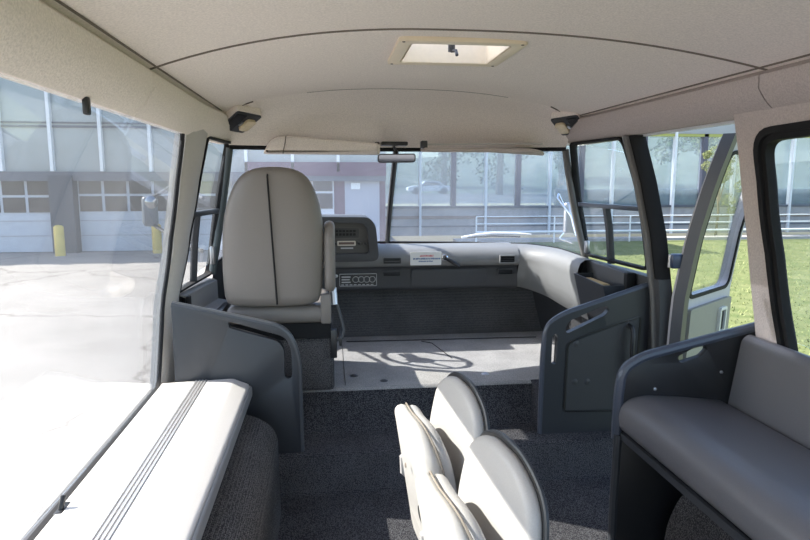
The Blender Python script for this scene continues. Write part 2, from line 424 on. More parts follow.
# --- ceiling
def ZC(x, y):
    u = abs(x)/.95
    return 1.925-.125*u**2.4
def ceil_grid(y0, y1, ny, lx, rx, nx=24):
    return [[(lx+(rx-lx)*j/nx, y0+(y1-y0)*i/ny+0, ZC(lx+(rx-lx)*j/nx, 0)) for j in range(nx+1)] for i in range(ny+1)]
def seamY(x): return 2.0+.10*min(0, x)*min(0, x)-.17*max(0, x)**2
HX0, HX1, HY0, HY1 = -.115, .235, 2.15, 2.485            # hatch opening
mb = MB()
nx = 28
def cpt(x, y): return Vector((x, y, ZC(x, y)))
# rear panel
mb.grid([[cpt(-.965+1.945*j/nx, Y0+(seamY(-.965+1.945*j/nx)-Y0)*i/6) for j in range(nx+1)] for i in range(7)], (0, 0, .03))
# front panel in pieces round the hatch
def piece(xa, xb, ya, yb, n=12, m=6):
    rows = []
    for i in range(m+1):
        row = []
        for j in range(n+1):
            x = xa+(xb-xa)*j/n
            a = seamY(x) if ya is None else ya
            row.append(cpt(x, a+(yb-a)*i/m))
        rows.append(row)
    mb.grid(rows, (0, 0, .03))
piece(-.965, HX0, None, 3.27); piece(HX1, .98, None, 3.27); piece(HX0, HX1, None, HY0); piece(HX0, HX1, HY1, 3.27)
# front cap curving down to the windshield header
def headY(x): return interp(x, [-1.0, -.9, -.5, 0, .5, .9, 1.0], [3.48, 3.52, 3.62, 3.66, 3.62, 3.52, 3.48])
HZ = 1.648
rows = []
for i in range(13):
    t = i/12; row = []
    for j in range(nx+1):
        x = -.965+1.945*j/nx; u = abs(x)/.97
        y = 3.27+(headY(x)-3.27)*t
        s_ = .75*t**2.6+.25*t
        row.append(Vector((x*(1-(.04 if x < 0 else .02)*t), y, ZC(x, 0)*(1-s_)+HZ*s_)))
    rows.append(row)
mb.grid(rows, (0, .01, .03))
ceiling = structure(mb.build('ceiling', HEAD, angle=60))
mb = MB(); mb.tube([cpt(-.955+1.925*j/nx, seamY(-.955+1.925*j/nx))-Vector((0, 0, .0005)) for j in range(nx+1)], .0045, 6); mb.build('headliner_seam', PIPE, ceiling)
mb = MB(); mb.tube([cpt(-.5+1.05*j/nx, 3.27)-Vector((0, 0, -.0015)) for j in range(nx+1)], .0035, 6); mb.build('headliner_seam', PIPE, ceiling)
# valances along both sides
def valance(sg, y0, y1, ny, drop=0.):
    rows = []
    xe, xb = (-.955, -.985) if sg < 0 else (.968, 1.0)
    for i in range(ny+1):
        y = y0+(y1-y0)*i/ny; row = []
        k = 0
        for t, ox, oz in ((0, .0, .012), (.05, .028, -.004), (.25, .034, -.02), (.6, .022, -.012), (.9, .008, 0), (1, -.012, -.004), (1.02, -.018, 0)):
            x = xe+(xb-xe)*t; z = ZC(xe, 0)-.004+((1.660 if sg < 0 else 1.676)-ZC(xe, 0))*t
            tp = taper(y)*(.06 if sg < 0 else .03)
            row.append(Vector((x-sg*ox-sg*tp, y, z+oz)))
        rows.append(row)
    return rows
mb = MB(); mb.grid(valance(-1, Y0, 2.055, 6), (-.03, 0, .0)); structure(mb.build('trim_left_rear', HEAD))
mb = MB(); mb.grid(valance(-1, 2.06, 3.52, 8), (-.03, 0, .0)); structure(mb.build('trim_left_front', HEAD))
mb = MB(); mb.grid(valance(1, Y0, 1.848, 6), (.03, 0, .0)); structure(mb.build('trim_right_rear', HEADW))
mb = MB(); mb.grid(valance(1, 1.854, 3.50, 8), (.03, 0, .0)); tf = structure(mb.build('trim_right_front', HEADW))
for sg, y1 in ((-1, 3.80), (1, 3.50)):
    mb = MB(); xe = -.925 if sg < 0 else .938
    mb.tube([(xe, Y0+(3.36-Y0)*i/12, ZC(xe, 0)-.0025) for i in range(13)], .003, 6); mb.build('headliner_seam', PIPE, ceiling)
    mb = MB(); xx = [xe+(-sg)*(.0+.16*t/6) for t in range(7)]
    mb.tube([(x, 3.36-.11*i/6, ZC(x, 0)-.004) for i, x in enumerate(xx)], .003, 6); mb.build('headliner_seam', PIPE, ceiling)
# roof skin above, so no light leaks past the headliner (left open at the hatch)
mb = MB()
RZ_ = 1.957
for (xa, xb, ya, yb) in ((-1.04, HX0, Y0, 3.55), (HX1, 1.06, Y0, 3.55), (HX0, HX1, Y0, HY0), (HX0, HX1, HY1, 3.55)):
    mb.box(xa, xb, ya, yb, RZ_, RZ_+.02)
mb.grid([[(-1.04, y, z) for y in (Y0, 3.6)] for z in (1.66, RZ_)], (-.015, 0, 0)); mb.grid([[(1.06, y, z) for y in (Y0, 3.6)] for z in (1.66, RZ_)], (.015, 0, 0))
mb.grid([[(x, headY(x)+.035+(3.55-headY(x)-.0)*t, 1.66+(RZ_-1.66)*t) for x in (-1.04, -.5, 0, .5, 1.06)] for t in (0, .5, 1)], (0, .01, .01))
structure(mb.build('roof', WHITE))

# --- windshield
XS = [-1.045, -1.02, -.93, -.55, 0., .55, .96, 1.07, 1.122]
YB = [3.56, 3.85, 4.06, 4.2, 4.26, 4.2, 4.08, 3.88, 3.54]
ZB = [1.0, 1.02, 1.035, 1.045, 1.045, 1.04, 1.035, 1.03, 1.015]
XT = [-.93, -.90, -.78, -.45, 0., .45, .8, .92, .968]
def wtop(x): return Vector((x, headY(x)+(.03 if abs(x) < .85 else .02), HZ-.012))
def wbase(k):  # k 0..1
    t = k*(len(XS)-1); i = min(int(t), len(XS)-2); f = t-i
    q = lambda A: A[i]*(1-f)+A[i+1]*f
    return Vector((q(XS), q(YB), q(ZB))), wtop(q(XT))
def wpt(k, s_):
    a, b = wbase(k); p = a.lerp(b, s_); bul = math.sin(math.pi*s_)*.03
    return p+Vector((0, bul, 0))
for nm, k0, k1 in (('window_5', 0.0, .497), ('window_6', .503, 1.0)):
    mb = MB(); mb.grid([[wpt(k0+(k1-k0)*j/20, s_/8) for j in range(21)] for s_ in range(9)], (0, .005, .002)); w = structure(mb.build(nm, WGLASS))
    if nm == 'window_5': w5 = w
    else: w6 = w
mb = MB(); mb.tube([wpt(.5, s_/8)+Vector((0, -.004, 0)) for s_ in range(9)], .017, 8, flat=1.2); mb.build('centre_bar', BLACKS, w5)
mb = MB(); mb.tube([wpt(j/40, 1)+Vector((0, -.012, .006)) for j in range(41)], .016, 8); mb.build('header_gasket', BLACK, w5)
mb = MB(); mb.tube([wpt(j/40, 0)+Vector((0, .012, -.008)) for j in range(41)], .008, 8); mb.build('base_gasket', BLACK, w6)
for nm, k in (('pillar_front_left', 0.0), ('pillar_front_right', 1.0)):
    mb = MB(); mb.tube([wpt(k, s_/10)+Vector((.0, 0, 0)) for s_ in range(-1, 11)], .021, 10, flat=.8); p = structure(mb.build(nm, PILL if k else mat('pillar_teal', (.05, .065, .07), .4)))

mb = MB(); mb.grid([[Vector((q[0]*k, q[1]+e, z)) for q in [wbase(i/40)[0] for i in range(41)]] for z, k, e in ((1.0, 1.0, .0), (.8, 1.03, .04), (.4, 1.04, .06), (0, 1.04, .05))], (0, .01, 0))
structure(mb.build('wall_front', mat('nose_inner_dark', (.03, .03, .033), .8)))

# ------------------------------------------------------------------ DASHBOARD
dash = thing('dashboard', 'grey moulded dashboard running the full width under the windshield', 'dashboard', (0, 3.8, .43))
def dashY(x): return interp(x, [-1.2, -.3, .6, .9, 1.1], [0, 0, 0, -.015, -.05])
dp = [(4.10, 1.045), (4.0, 1.055), (3.86, 1.05), (3.80, 1.035), (3.765, 1.005), (3.755, .965), (3.765, .938), (3.785, .928)]
dp2 = [(3.785, .928), (3.80, .92), (3.805, .90), (3.79, .80), (3.80, .775), (3.84, .765), (4.03, .76)]
xs = [-.98+(.80+.98)*j/24 for j in range(25)]
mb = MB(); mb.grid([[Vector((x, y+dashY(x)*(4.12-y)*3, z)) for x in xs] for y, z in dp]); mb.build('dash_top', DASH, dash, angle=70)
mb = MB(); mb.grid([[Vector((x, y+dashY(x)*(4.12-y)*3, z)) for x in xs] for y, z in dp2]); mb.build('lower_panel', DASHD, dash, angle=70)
def PY(y): return lambda u, v, d: Vector((u, y-d, v))
# instrument binnacle with recessed facia
out = rpoly([(-.86, .975), (-.085, .975), (-.105, 1.20), (-.145, 1.252), (-.80, 1.262), (-.85, 1.22)], [.03, .05, .05, .05, .05, .05], 5)
inn = rpoly([(-.82, 1.015), (-.140, 1.025), (-.160, 1.19), (-.19, 1.215), (-.78, 1.225), (-.815, 1.19)], .03, 5)
mb = MB(); mb.prism(out, PY(3.70), -.32, .0, holes=[inn]); hood = mb.build('instrument_hood', DASHD, dash, bevel=.012, bseg=3)
mb = MB(); mb.prism(inset(inn, -.004), PY(3.70), -.06, -.045); fac = mb.build('facia', mat('facia_brown_grey', (.075, .07, .065), .5), dash)
mb = MB()
for k in range(6):
    mb.box(-.345+k*.021, -.330+k*.021, 3.742, 3.748, 1.135, 1.150); mb.box(-.345+k*.021, -.330+k*.021, 3.742, 3.748, 1.158, 1.170)
mb.build('switch', BLACK, fac)
mb = MB(); mb.prism(rpoly([(-.352, 1.122), (-.205, 1.122), (-.205, 1.182), (-.352, 1.182)], .006), PY(3.745), -.002, .001); mb.build('switch_panel', BLACKS, fac)
mb = MB(); mb.prism(rpoly([(-.335, 1.072), (-.225, 1.072), (-.225, 1.102), (-.335, 1.102)], .005), PY(3.745), 0, .008, holes=[[(-.327, 1.079), (-.233, 1.079), (-.233, 1.095), (-.327, 1.095)]]); mb.build('radio_surround', mat('radio_trim', (.62, .56, .48), .4), fac)
mb = MB(); mb.box(-.33, -.23, 3.741, 3.747, 1.076, 1.098); mb.build('radio_slot', mat('radio_display', (.12, .07, .06), .3), fac)
mb = MB(); mb.box(-.315, -.24, 3.741, 3.747, 1.052, 1.060); mb.build('radio_buttons', SILV, fac)
for x in (-.348, -.205, -.168):
    mb = MB(); mb.lathe([(0, .014), (.009, .013), (.011, 0)], (x, 3.743, 1.085), (0, -1, 0), 14); mb.build('radio_knob', BLACKS, fac)
# climate panel
mb = MB(); mb.prism(rpoly([(-.325, .805), (-.095, .805), (-.095, .885), (-.325, .885)], .006), PY(3.795), -.01, .006, holes=[inset(rpoly([(-.325, .805), (-.095, .805), (-.095, .885), (-.325, .885)], .006), .003)]); mb.build('climate_frame', SILV, dash)
mb = MB(); mb.prism(rpoly([(-.322, .808), (-.098, .808), (-.098, .882), (-.322, .882)], .006), PY(3.795), -.01, .003); cl = mb.build('climate_panel', BLACKS, dash)
mb = MB()
for i, (w_, z) in enumerate([(.055, .865), (.05, .848), (.055, .831)]): mb.box(-.312, -.312+w_, 3.789, 3.793, z-.004, z+.004)
for k in range(8): mb.box(-.315+k*.026, -.315+k*.026+.017, 3.789, 3.793, .812, .817)
mb.build('climate_lettering', SILV, cl)
for k in range(4):
    mb = MB(); mb.lathe([(0, .012), (.013, .011), (.015, 0)], (-.225+k*.034, 3.792, .848), (0, -1, 0), 16); mb.build('climate_knob', DARKP, cl)
    mb = MB(); mb.lathe([(.017, .001), (.019, .002), (.021, .001)], (-.225+k*.034, 3.791, .848), (0, -1, 0), 16); mb.build('knob_ring', SILV, cl)
mb = MB(); mb.lathe([(0, .012), (.010, .010), (.012, 0)], (-.345, 3.795, .872), (0, -1, 0), 14); mb.build('ignition_lock', STEEL, dash)
def vent(x0, x1, z0, z1, y, rim):
    mb = MB(); ou = rpoly([(x0-.006, z0-.006), (x1+.006, z0-.006), (x1+.006, z1+.006), (x0-.006, z1+.006)], .006); inn_ = [(x0, z0), (x1, z0), (x1, z1), (x0, z1)]
    mb.prism(ou, PY(y), -.01, .006, holes=[inn_]); v = mb.build('air_vent', rim, dash)
    mb = MB(); mb.box(x0-.002, x1+.002, y+.004, y+.008, z0-.002, z1+.002); mb.build('vent_back', BLACK, v)
    mb = MB()
    for k in range(3): mb.box(x0, x1, y-.003, y+.003, z0+(z1-z0)*(k+.8)/3.4, z0+(z1-z0)*(k+.8)/3.4+.002)
    mb.build('vent_slat', DARKP, v)
vent(-.05, .045, .958, .984, 3.752, DASHD); vent(-.05, .05, .868, .892, 3.793, DASHD)
vent(.675, .765, .953, .992, 3.733, mat('vent_rim', (.2, .2, .2), .5)); vent(.675, .765, .868, .897, 3.778, DASHD)
# glove box lid lines, lever
mb = MB(); mb.prism(rpoly([(.12, .795), (.60, .79), (.60, .905), (.12, .905)], .02), PY(3.793), -.008, .005, ); mb.build('glove_box_lid', DASHD, dash, bevel=.004)
mb = MB(); mb.lathe([(.010, .012), (.014, .016), (.020, .012), (.022, 0)], (.325, 3.757, .985), (0, -1, 0), 16); lv = mb.build('lever_pivot', CHROME, dash)
mb = MB(); mb.tube([(.325, 3.748, .985), (.36, 3.738, .965), (.40, 3.733, .94), (.415, 3.733, .930)], [.009, .013, .014, .010], 8); mb.build('lever_handle', BLACKS, lv)
dash.location = (0, 3.95, .412); dash.scale = (1.04, 1, 1)
# right hand return of the dash along the side wall
sc_ = thing('side_console', 'grey moulded console curving from the dashboard along the right cab wall', 'console', (1.05, 3.6, .43))
def spline(P, n=5):
    P = [Vector(p) for p in P]; out = []
    for i in range(len(P)-1):
        a, b, c, d = P[max(0, i-1)], P[i], P[i+1], P[min(len(P)-1, i+2)]
        for k in range(n):
            t = k/n; out.append(.5*((2*b)+(c-a)*t+(2*a-5*b+4*c-d)*t*t+(3*b-a-3*c+d)*t**3))
    return out+[P[-1]]
oe = spline([(.832, 4.20, 1.03), (.96, 4.06, 1.03), (1.06, 3.86, 1.025), (1.085, 3.66, 1.018), (1.105, 3.40, 1.005)])
lp_ = spline([(.832, 3.905, .948), (.885, 3.875, .945), (.945, 3.78, .938), (.975, 3.62, .93), (1.005, 3.36, .915)])
bt = spline([(.832, 3.96, .76), (.90, 3.95, .745), (.985, 3.82, .72), (1.03, 3.62, .69), (1.06, 3.30, .67)])
rows = [oe, [a.lerp(b, .5)+Vector((0, 0, .045)) for a, b in zip(oe, lp_)], [a.lerp(b, .82)+Vector((0, 0, .055)) for a, b in zip(oe, lp_)],
        [a.lerp(b, .95)+Vector((0, 0, .036)) for a, b in zip(oe, lp_)], lp_, [a.lerp(b, .96)+Vector((0, 0, -.018)) for a, b in zip(oe, lp_)],
        [a.lerp(b, .06)+Vector((0, 0, -.02)) for a, b in zip(lp_, bt)], [a.lerp(b, .5) for a, b in zip(lp_, bt)], bt, [p+Vector((.08, .08, -.02)) for p in bt]]
mb = MB(); mb.grid(rows); mb.build('console_body', DASH, sc_, angle=70)
# open topped pocket and the panel behind it
pk = sc_
def PX(x): return lambda u, v, d: Vector((x+d, u, v))
mb = MB(); prf = [(.985, .935), (.995, .935), (1.05, .73), (1.11, .73), (1.11, .935), (1.12, .935), (1.12, .72), (1.04, .72)]
mb.prism(prf, lambda u, v, d: Vector((u, d, v-(3.35-d)*.03)), 2.98, 3.36)
mb.prism([(.985, .935), (1.12, .935), (1.12, .72), (1.04, .72)], lambda u, v, d: Vector((u, d, v-(3.35-d)*.03)), 3.35, 3.36)
mb.prism([(.985, .935), (1.12, .935), (1.12, .72), (1.04, .72)], lambda u, v, d: Vector((u, d, v-(3.35-d)*.03)), 2.975, 2.985)
mb.build('pocket_body', DARKP, pk, smooth=False)
mb = MB(); mb.box(1.0, 1.06, 3.06, 3.30, .912, .918, Matrix.Rotation(0, 4, 'X')); mb.build('paper', mat('folded_paper', (.5, .35, .15), .8), pk)
mb = MB(); mb.grid([[(1.125, 2.99, .99), (1.11, 3.2, 1.0), (1.11, 3.46, 1.005)], [(1.105, 2.99, .985), (1.092, 3.2, .995), (1.09, 3.46, 1.0)], [(1.12, 2.99, .83), (1.115, 3.2, .85), (1.10, 3.40, .86)]], (.02, 0, -.004))
mb.build('side_panel', mat('side_panel_grey', (.085, .087, .095), .45), sc_, bevel=.004)
mb = MB(); mb.box(1.10, 1.15, 2.955, 2.99, .83, .99); mb.build('side_panel_end', BLACK, sc_, bevel=.004)
# left sill ledge next to the driver
ls = thing('driver_side_ledge', 'grey stepped ledge below the left cab window beside the driver seat', 'ledge', (-1.05, 3.3, .43))
mb = MB(); mb.grid([[SL(y, z, -dd) for y in (3.06, 3.3, 3.55)] for z, dd in ((.915, .0), (.905, .035), (.80, .04), (.785, .12), (.70, .13))], (-.01, 0, -.01))
mb.build('ledge_body', DASH, ls, bevel=.004)
mb = MB(); mb.box(-1.105, -1.075, 3.06, 3.10, .80, .90); mb.build('ledge_end', BLACK, ls, bevel=.005)
mb = MB(); mb.box(-1.0, -.955, 3.15, 3.5, .62, .79); mb.build('switch_pod', BLACKS, ls, bevel=.015)

# dash sticker (a notice with small unreadable print)
st = thing('notice_sticker', 'white notice card with red and blue print stuck on the dashboard face', 'notice', (.20, 3.90, .96))
def SP(u, v, d): return Vector((.113+(u-.113)*1.18, 3.897-d-(v-.975)*.05, v-.018))
mb = MB(); mb.prism(rpoly([(.113, .940), (.283, .940), (.283, 1.026), (.113, 1.026)], .004), SP, -.002, .003); mb.build('card', PAPER, st)
def scribble(x0, x1, z, h, seed):
    rnd = random.Random(seed); mb = MB(); x = x0
    while x < x1:
        w_ = rnd.uniform(.004, .010); mb.prism([(x, z-h*rnd.uniform(.3, .5)), (x+w_, z-h*rnd.uniform(.3, .5)), (x+w_+.002, z+h*rnd.uniform(.2, .5)), (x+.002, z+h*rnd.uniform(.2, .5))], SP, .003, .0036)
        x += w_+rnd.uniform(.001, .004)
    return mb
scribble(.165, .235, 1.000, .014, 1).build('red_heading', INKR, st)
scribble(.128, .268, .982, .013, 2).build('blue_print', INKB, st); scribble(.158, .230, .965, .011, 3).build('blue_print', INKB, st)

# steering wheel
sw = thing('steering_wheel', 'black steering wheel in front of the driver seat', 'steering wheel', (-.58, 3.66, 1.09))
Mw = Matrix.Translation((-.58, 3.66, 1.09)) @ Matrix.Rotation(R(-38), 4, 'X')
mb = MB(); mb.tube([Mw @ Vector((.195*math.cos(a*math.pi/18), .195*math.sin(a*math.pi/18), 0)) for a in range(36)], .014, 8, closed=True); mb.build('rim', BLACKS, sw)
mb = MB()
for a in (200, 340, 270): mb.tube([Mw @ Vector((0, 0, -.03)), Mw @ Vector((.10*math.cos(R(a)), .10*math.sin(R(a)), -.02)), Mw @ Vector((.19*math.cos(R(a)), .19*math.sin(R(a)), 0))], .013, 8, flat=.6)
mb.build('spoke', BLACKS, sw)
mb = MB(); mb.lathe([(0, .012), (.05, .006), (.062, -.015), (.055, -.04), (0, -.045)], Mw @ Vector((0, 0, -.02)), (Mw.to_3x3() @ Vector((0, 0, 1))), 24); mb.build('hub', BLACKS, sw)
mb = MB(); mb.tube([Mw @ Vector((0, 0, -.05)), (-.58, 3.76, .99)], .03, 10); mb.build('column', BLACKS, sw)

# ------------------------------------------------------------------ VISORS, MIRROR, LAMPS, HATCH
def pillow(mb, poly, fn, th, n=3):
    """polygon plate with rounded rim: stacked insets"""
    rings = []
    for i in range(n+1):
        a = math.pi/2*i/n; rings.append((inset(poly, th*(1-math.cos(a))*.9), th*math.sin(a)))
    k = len(poly); vs = []; fs = []
    seq = [(r_, -d) for r_, d in reversed(rings)]+[(r_, d) for r_, d in rings[1:]]
    for r_, d in seq: vs += [fn(p[0], p[1], d) for p in r_]
    m = len(seq)
    for i in range(m-1):
        for j in range(k):
            l = (j+1) % k; fs.append((i*k+j, i*k+l, (i+1)*k+l, (i+1)*k+j))
    fs.append(tuple(range(k-1, -1, -1))); fs.append(tuple((m-1)*k+j for j in range(k)))
    mb.add(vs, fs); return mb
v1 = thing('sun_visor', 'thick beige sun visor folded up on the driver side', 'sun visor', (-.43, 3.45, 1.65), 'sun visors')
pol = densify(rpoly([(-.755, 1.602), (-.11, 1.598), (-.115, 1.66), (-.615, 1.70), (-.70, 1.69)], [.02, .02, .02, .04, .06], 4), .06)
mb = pillow(MB(), pol, lambda u, v, d: Vector((u, 3.49-.08*(u+.43)-(v-1.65)*.4+d, v)), .022); mb.build('visor_pad', HEAD, v1, angle=60)
mb = MB(); mb.tube([(-.64, 3.49, 1.605), (-.637, 3.465, 1.615), (-.625, 3.45, 1.66), (-.62, 3.452, 1.695)], .003, 6); mb.build('visor_seam', PIPE, v1)
mb = MB(); mb.tube([(-.13, 3.55, 1.665), (-.112, 3.58, 1.668)], .008); mb.build('hinge_pin', BLACKS, v1)
v2 = thing('sun_visor', 'thin tan sun visor folded flat with a pale rod on the passenger side', 'sun visor', (.45, 3.5, 1.63), 'sun visors')
pol = densify(rpoly([(.115, 3.36), (.74, 3.33), (.815, 3.42), (.80, 3.56), (.13, 3.60)], [.02, .05, .03, .03, .03], 4), .06)
def vz(u, v, d): return Vector((u, v, 1.622+(v-3.36)*.05+d-(max(0, u-.68)**1.4)*.32))
mb = pillow(MB(), pol, vz, .012); mb.build('visor_pad', HEADW, v2, angle=60)
mb = MB(); mb.tube([(.125, 3.40, 1.652), (.5, 3.385, 1.657), (.78, 3.37, 1.66)], .0055, 8); mb.build('visor_rod', PILLL, v2)
mb = MB(); mb.box(.105, .14, 3.38, 3.43, 1.63, 1.672); mb.build('visor_bracket', BLACKS, v2, bevel=.006)
rm = thing('rear_view_mirror', 'small rectangular rear view mirror hanging at the centre of the windshield', 'mirror', (-.02, 3.42, 1.58))
pol = rpoly([(-.13, 1.553), (.078, 1.556), (.078, 1.604), (-.13, 1.601)], .018, 5)
mb = MB(); mb.prism(pol, lambda u, v, d: Vector((u, 3.41+d-(v-1.58)*.2, v)), -.003, .02); mb.build('mirror_case', BLACKS, rm, bevel=.003)
mb = MB(); mb.prism(inset(pol, .006), lambda u, v, d: Vector((u, 3.41+d-(v-1.58)*.2, v)), -.005, -.0035); mb.build('mirror_face', mat('tinted_mirror', (.30, .32, .35), .05, metal=1), rm)
mb = MB(); mb.tube([(-.025, 3.43, 1.58), (-.025, 3.45, 1.62), (-.025, 3.56, 1.645)], .008, 8); mb.build('stem', BLACKS, rm)
mb = MB(); mb.box(-.10, .05, 3.52, 3.60, 1.652, 1.675); mb.build('mount', BLACKS, rm, bevel=.006)
# corner reading lamps
def dome(loc, M, lab):
    t = thing('reading_lamp', lab, 'lamp', loc, 'corner reading lamps')
    f = lambda u, v, d: Vector(loc)+M @ Vector((u, v, d))
    pol = rpoly([(-.075, -.088), (.075, -.088), (.075, .088), (-.075, .088)], .012, 4)
    mb = MB(); mb.prism(inset(pol, -.004), f, -.06, -.002); mb.build('lamp_housing', HEAD, t, bevel=.004)
    mb = MB(); mb.prism(pol, f, -.004, .006); mb.build('lamp_base', DARKP, t, bevel=.003)
    mb = MB(); mb.prism(rpoly([(-.068, -.05), (-.012, -.05), (-.012, .05), (-.068, .05)], .022, 5), f, .006, .020); mb.build('lamp_lens', AMBER, t, bevel=.006)
    mb = MB()
    for k in range(6): mb.prism([(.012+k*.0095, -.076), (.017+k*.0095, -.076), (.017+k*.0095, .076), (.012+k*.0095, .076)], f, .007, .013)
    mb.build('lamp_grille', BLACKS, t)
    mb = MB(); mb.prism(rpoly([(-.008, -.015), (.006, -.015), (.006, .015), (-.008, .015)], .003), f, .007, .014); mb.build('lamp_switch', STEEL, t)
    return t
def frame(ux, n):
    n = Vector(n).normalized(); u = Vector(ux); u = (u-n*u.dot(n)).normalized(); v = n.cross(u)
    return Matrix((u, v, n)).transposed()
dome((-.845, 3.36, 1.757), frame((-.72, -.69, .08), (.24, -.36, -.9)), 'reading lamp with cream lens in the left front corner of the headliner')
dome((.915, 3.33, 1.757), frame((.72, -.69, .08), (-.24, -.36, -.9)), 'reading lamp with cream lens in the right front corner of the headliner')
# roof hatch
h = thing('roof_hatch', 'cream framed roof vent hatch with a crank in the ceiling', 'roof hatch', (.06, 2.32, 1.92))
pol = rpoly([(HX0-.045, HY0-.045), (HX1+.045, HY0-.045), (HX1+.045, HY1+.045), (HX0-.045, HY1+.045)], .025, 5)
hole = rpoly([(HX0, HY0), (HX1, HY0), (HX1, HY1), (HX0, HY1)], .02, 5)
mb = MB(); mb.prism(pol, lambda u, v, d: Vector((u, v, 1.916+d)), -.006, .012, holes=[hole]); mb.build('hatch_flange', BONE, h, bevel=.003)
hl = inset(hole, .006); hl = hl+[hl[0]]
mb = MB(); mb.grid([[Vector((u, v, z)) for u, v in hl] for z in (1.912, 1.95, 1.99)]); mb.build('hatch_collar', BONE, h)
rows = [[(HX0-.03+(HX1-HX0+.06)*i/12, HY0-.03+(HY1-HY0+.06)*j/12, 1.992+.02*math.sin(math.pi*i/12)*math.sin(math.pi*j/12)+.006*math.sin(j*1.3+i*.4)) for i in range(13)] for j in range(13)]
mb = MB(); mb.grid(rows, (0, 0, .004)); mb.build('hatch_lid', SMOKE, h)
mb = MB(); mb.box(.02, .09, 2.28, 2.34, 1.985, 2.0); mb.build('lid_mount', STEEL, h)
mb = MB(); mb.tube([(.055, 2.31, 1.99), (.055, 2.31, 1.92)], .013, 10); mb.box(.03, .08, 2.29, 2.33, 1.955, 1.972); ck = mb.build('crank', BLACKS, h)
mb = MB(); mb.tube([(.055, 2.31, 1.922), (.065, 2.28, 1.918), (.067, 2.27, 1.90)], .006, 8); mb.build('crank_handle', BLACKS, ck)
for x in (HX0-.028, HX1+.028):
    for y in (HY0-.028, HY1+.028):
        mb = MB(); mb.lathe([(0, .004), (.005, .003), (.006, 0)], (x, y, 1.911), (0, 0, -1), 10); mb.build('screw', PIPE, h)

# ------------------------------------------------------------------ PARTITIONS
pl = thing('partition_panel', 'dark grey partition panel with a hand slot behind the driver seat', 'partition', (-.85, 2.8, .2), 'modesty partitions')
out = rpoly([(-1.095, .2), (-.545, .2), (-.548, .66), (-.60, .795), (-1.095, .915)], [0, .0, .06, .10, 0], 8)
slot = rpoly([(-.853, .835), (-.853, .805), (-.64, .738), (-.61, .70), (-.612, .575), (-.604, .56), (-.586, .56), (-.578, .575), (-.578, .70), (-.605, .755)], [.014, .014, .02, .03, .01, .01, .01, .01, .04, .06], 5)
mb = MB(); mb.prism(out, PY(2.80), -.018, .018, holes=[slot]); mb.build('panel', DARKP, pl, bevel=.005)
rail = densify(rpoly([(-1.095, .915), (-.60, .793), (-.550, .66), (-.546, .2)], [0, .11, .07, 0], 8), .1, False)
mb = MB(); mb.tube([(u, 2.80, v) for u, v in rail], .016, 10); mb.build('edge_rail', mat('rail_dark_grey', (.075, .08, .09), .3), pl)

pr2 = thing('partition_panel', 'dark grey partition panel with a grab bar beside the entry door', 'partition', (.92, 2.87, .2), 'modesty partitions')
out = rpoly([(.64, .2), (1.165, .17), (1.18, .945), (.735, .805), (.650, .755)], [0, 0, 0, .09, .05], 8)
slot1 = rpoly([(.742, .735), (.752, .712), (.945, .800), (.965, .825), (.955, .846), (.92, .842), (.76, .775)], [.012, .012, .02, .012, .012, .02, .02], 5)
slot2 = rpoly([(.678, .70), (.678, .56), (.702, .56), (.706, .70), (.695, .715)], .011, 5)
mb = MB(); mb.prism(out, PY(2.87), -.018, .018, holes=[slot1, slot2]); mb.build('panel', DARKP, pr2, bevel=.004)
rec = rpoly([(.745, .31), (1.12, .30), (1.135, .795), (.99, .755), (.80, .69), (.75, .66)], [.03, .03, .03, .03, .03, .02], 6)
mb = MB(); mb.prism(rec, PY(2.87), .016, .022, holes=[inset(rec, .009)]); mb.build('recess_rim', BLACKS, pr2, bevel=.002)
mb = MB(); mb.prism(inset(rec, .012), PY(2.87), .016, .021); mb.build('inset_panel', DASHD, pr2, smooth=False)
for x, z in ((.80, .465), (.865, .465), (.80, .66)):
    mb = MB(); mb.lathe([(0, .004), (.010, .003), (.016, .001), (.018, 0)], (x, 2.8495, z), (0, -1, 0), 16); mb.build('plug', DASHD, pr2)
mb = MB(); mb.tube([(1.07, 2.85, .745), (1.07, 2.81, .74), (1.07, 2.80, .72), (1.07, 2.80, .50), (1.07, 2.81, .47), (1.07, 2.85, .465)], .013, 10); mb.build('grab_bar', BLACKS, pr2)
rail = densify(rpoly([(1.18, .945), (.735, .805), (.655, .75), (.642, .60), (.640, .2)], [0, .10, .08, .05, 0], 8), .1, False)
mb = MB(); mb.tube([(u, 2.87, v) for u, v in rail], .017, 10); mb.build('edge_rail', mat('rail_blue_grey', (.06, .07, .095), .3), pr2)

# ------------------------------------------------------------------ DRIVER SEAT
ds = thing('driver_chair', 'tall grey vinyl driver seat seen from behind with an upright armrest', 'driver seat', (-.63, 3.2, .43))
mb = MB(); mb.box(-.93, -.385, 2.965, 3.50, .43, .70); mb.build('seat_riser', CARPS, ds, bevel=.02)
hw = [(.865, .212), (.90, .228), (1.05, .236), (1.20, .236), (1.30, .227), (1.38, .205), (1.45, .175), (1.49, .14), (1.512, .09), (1.52, .03)]
def back_row(z, w, cx):
    row = []; lean = -.05-(z-.87)*.03
    N_ = 24
    for k in range(N_):
        a = 2*math.pi*k/N_; c, s_ = math.cos(a), math.sin(a)
        px_ = w*(abs(c)**.55)*(1 if c > 0 else -1); th = .075*min(1, w/.1)
        py_ = th*(abs(s_)**.7)*(1 if s_ > 0 else -1)
        if s_ < 0: py_ += .006*math.exp(-(px_/.012)**2)
        row.append(Vector((cx+px_, 3.02+lean+py_, z)))
    return row
mb = MB(); rws = [back_row(z, w, -.668+(z-.87)*.03) for z, w in hw]; N_ = 24
vs = [p for r_ in rws for p in r_]; fs = []
for i in range(len(rws)-1):
    for k in range(N_): l = (k+1) % N_; fs.append((i*N_+k, i*N_+l, (i+1)*N_+l, (i+1)*N_+k))
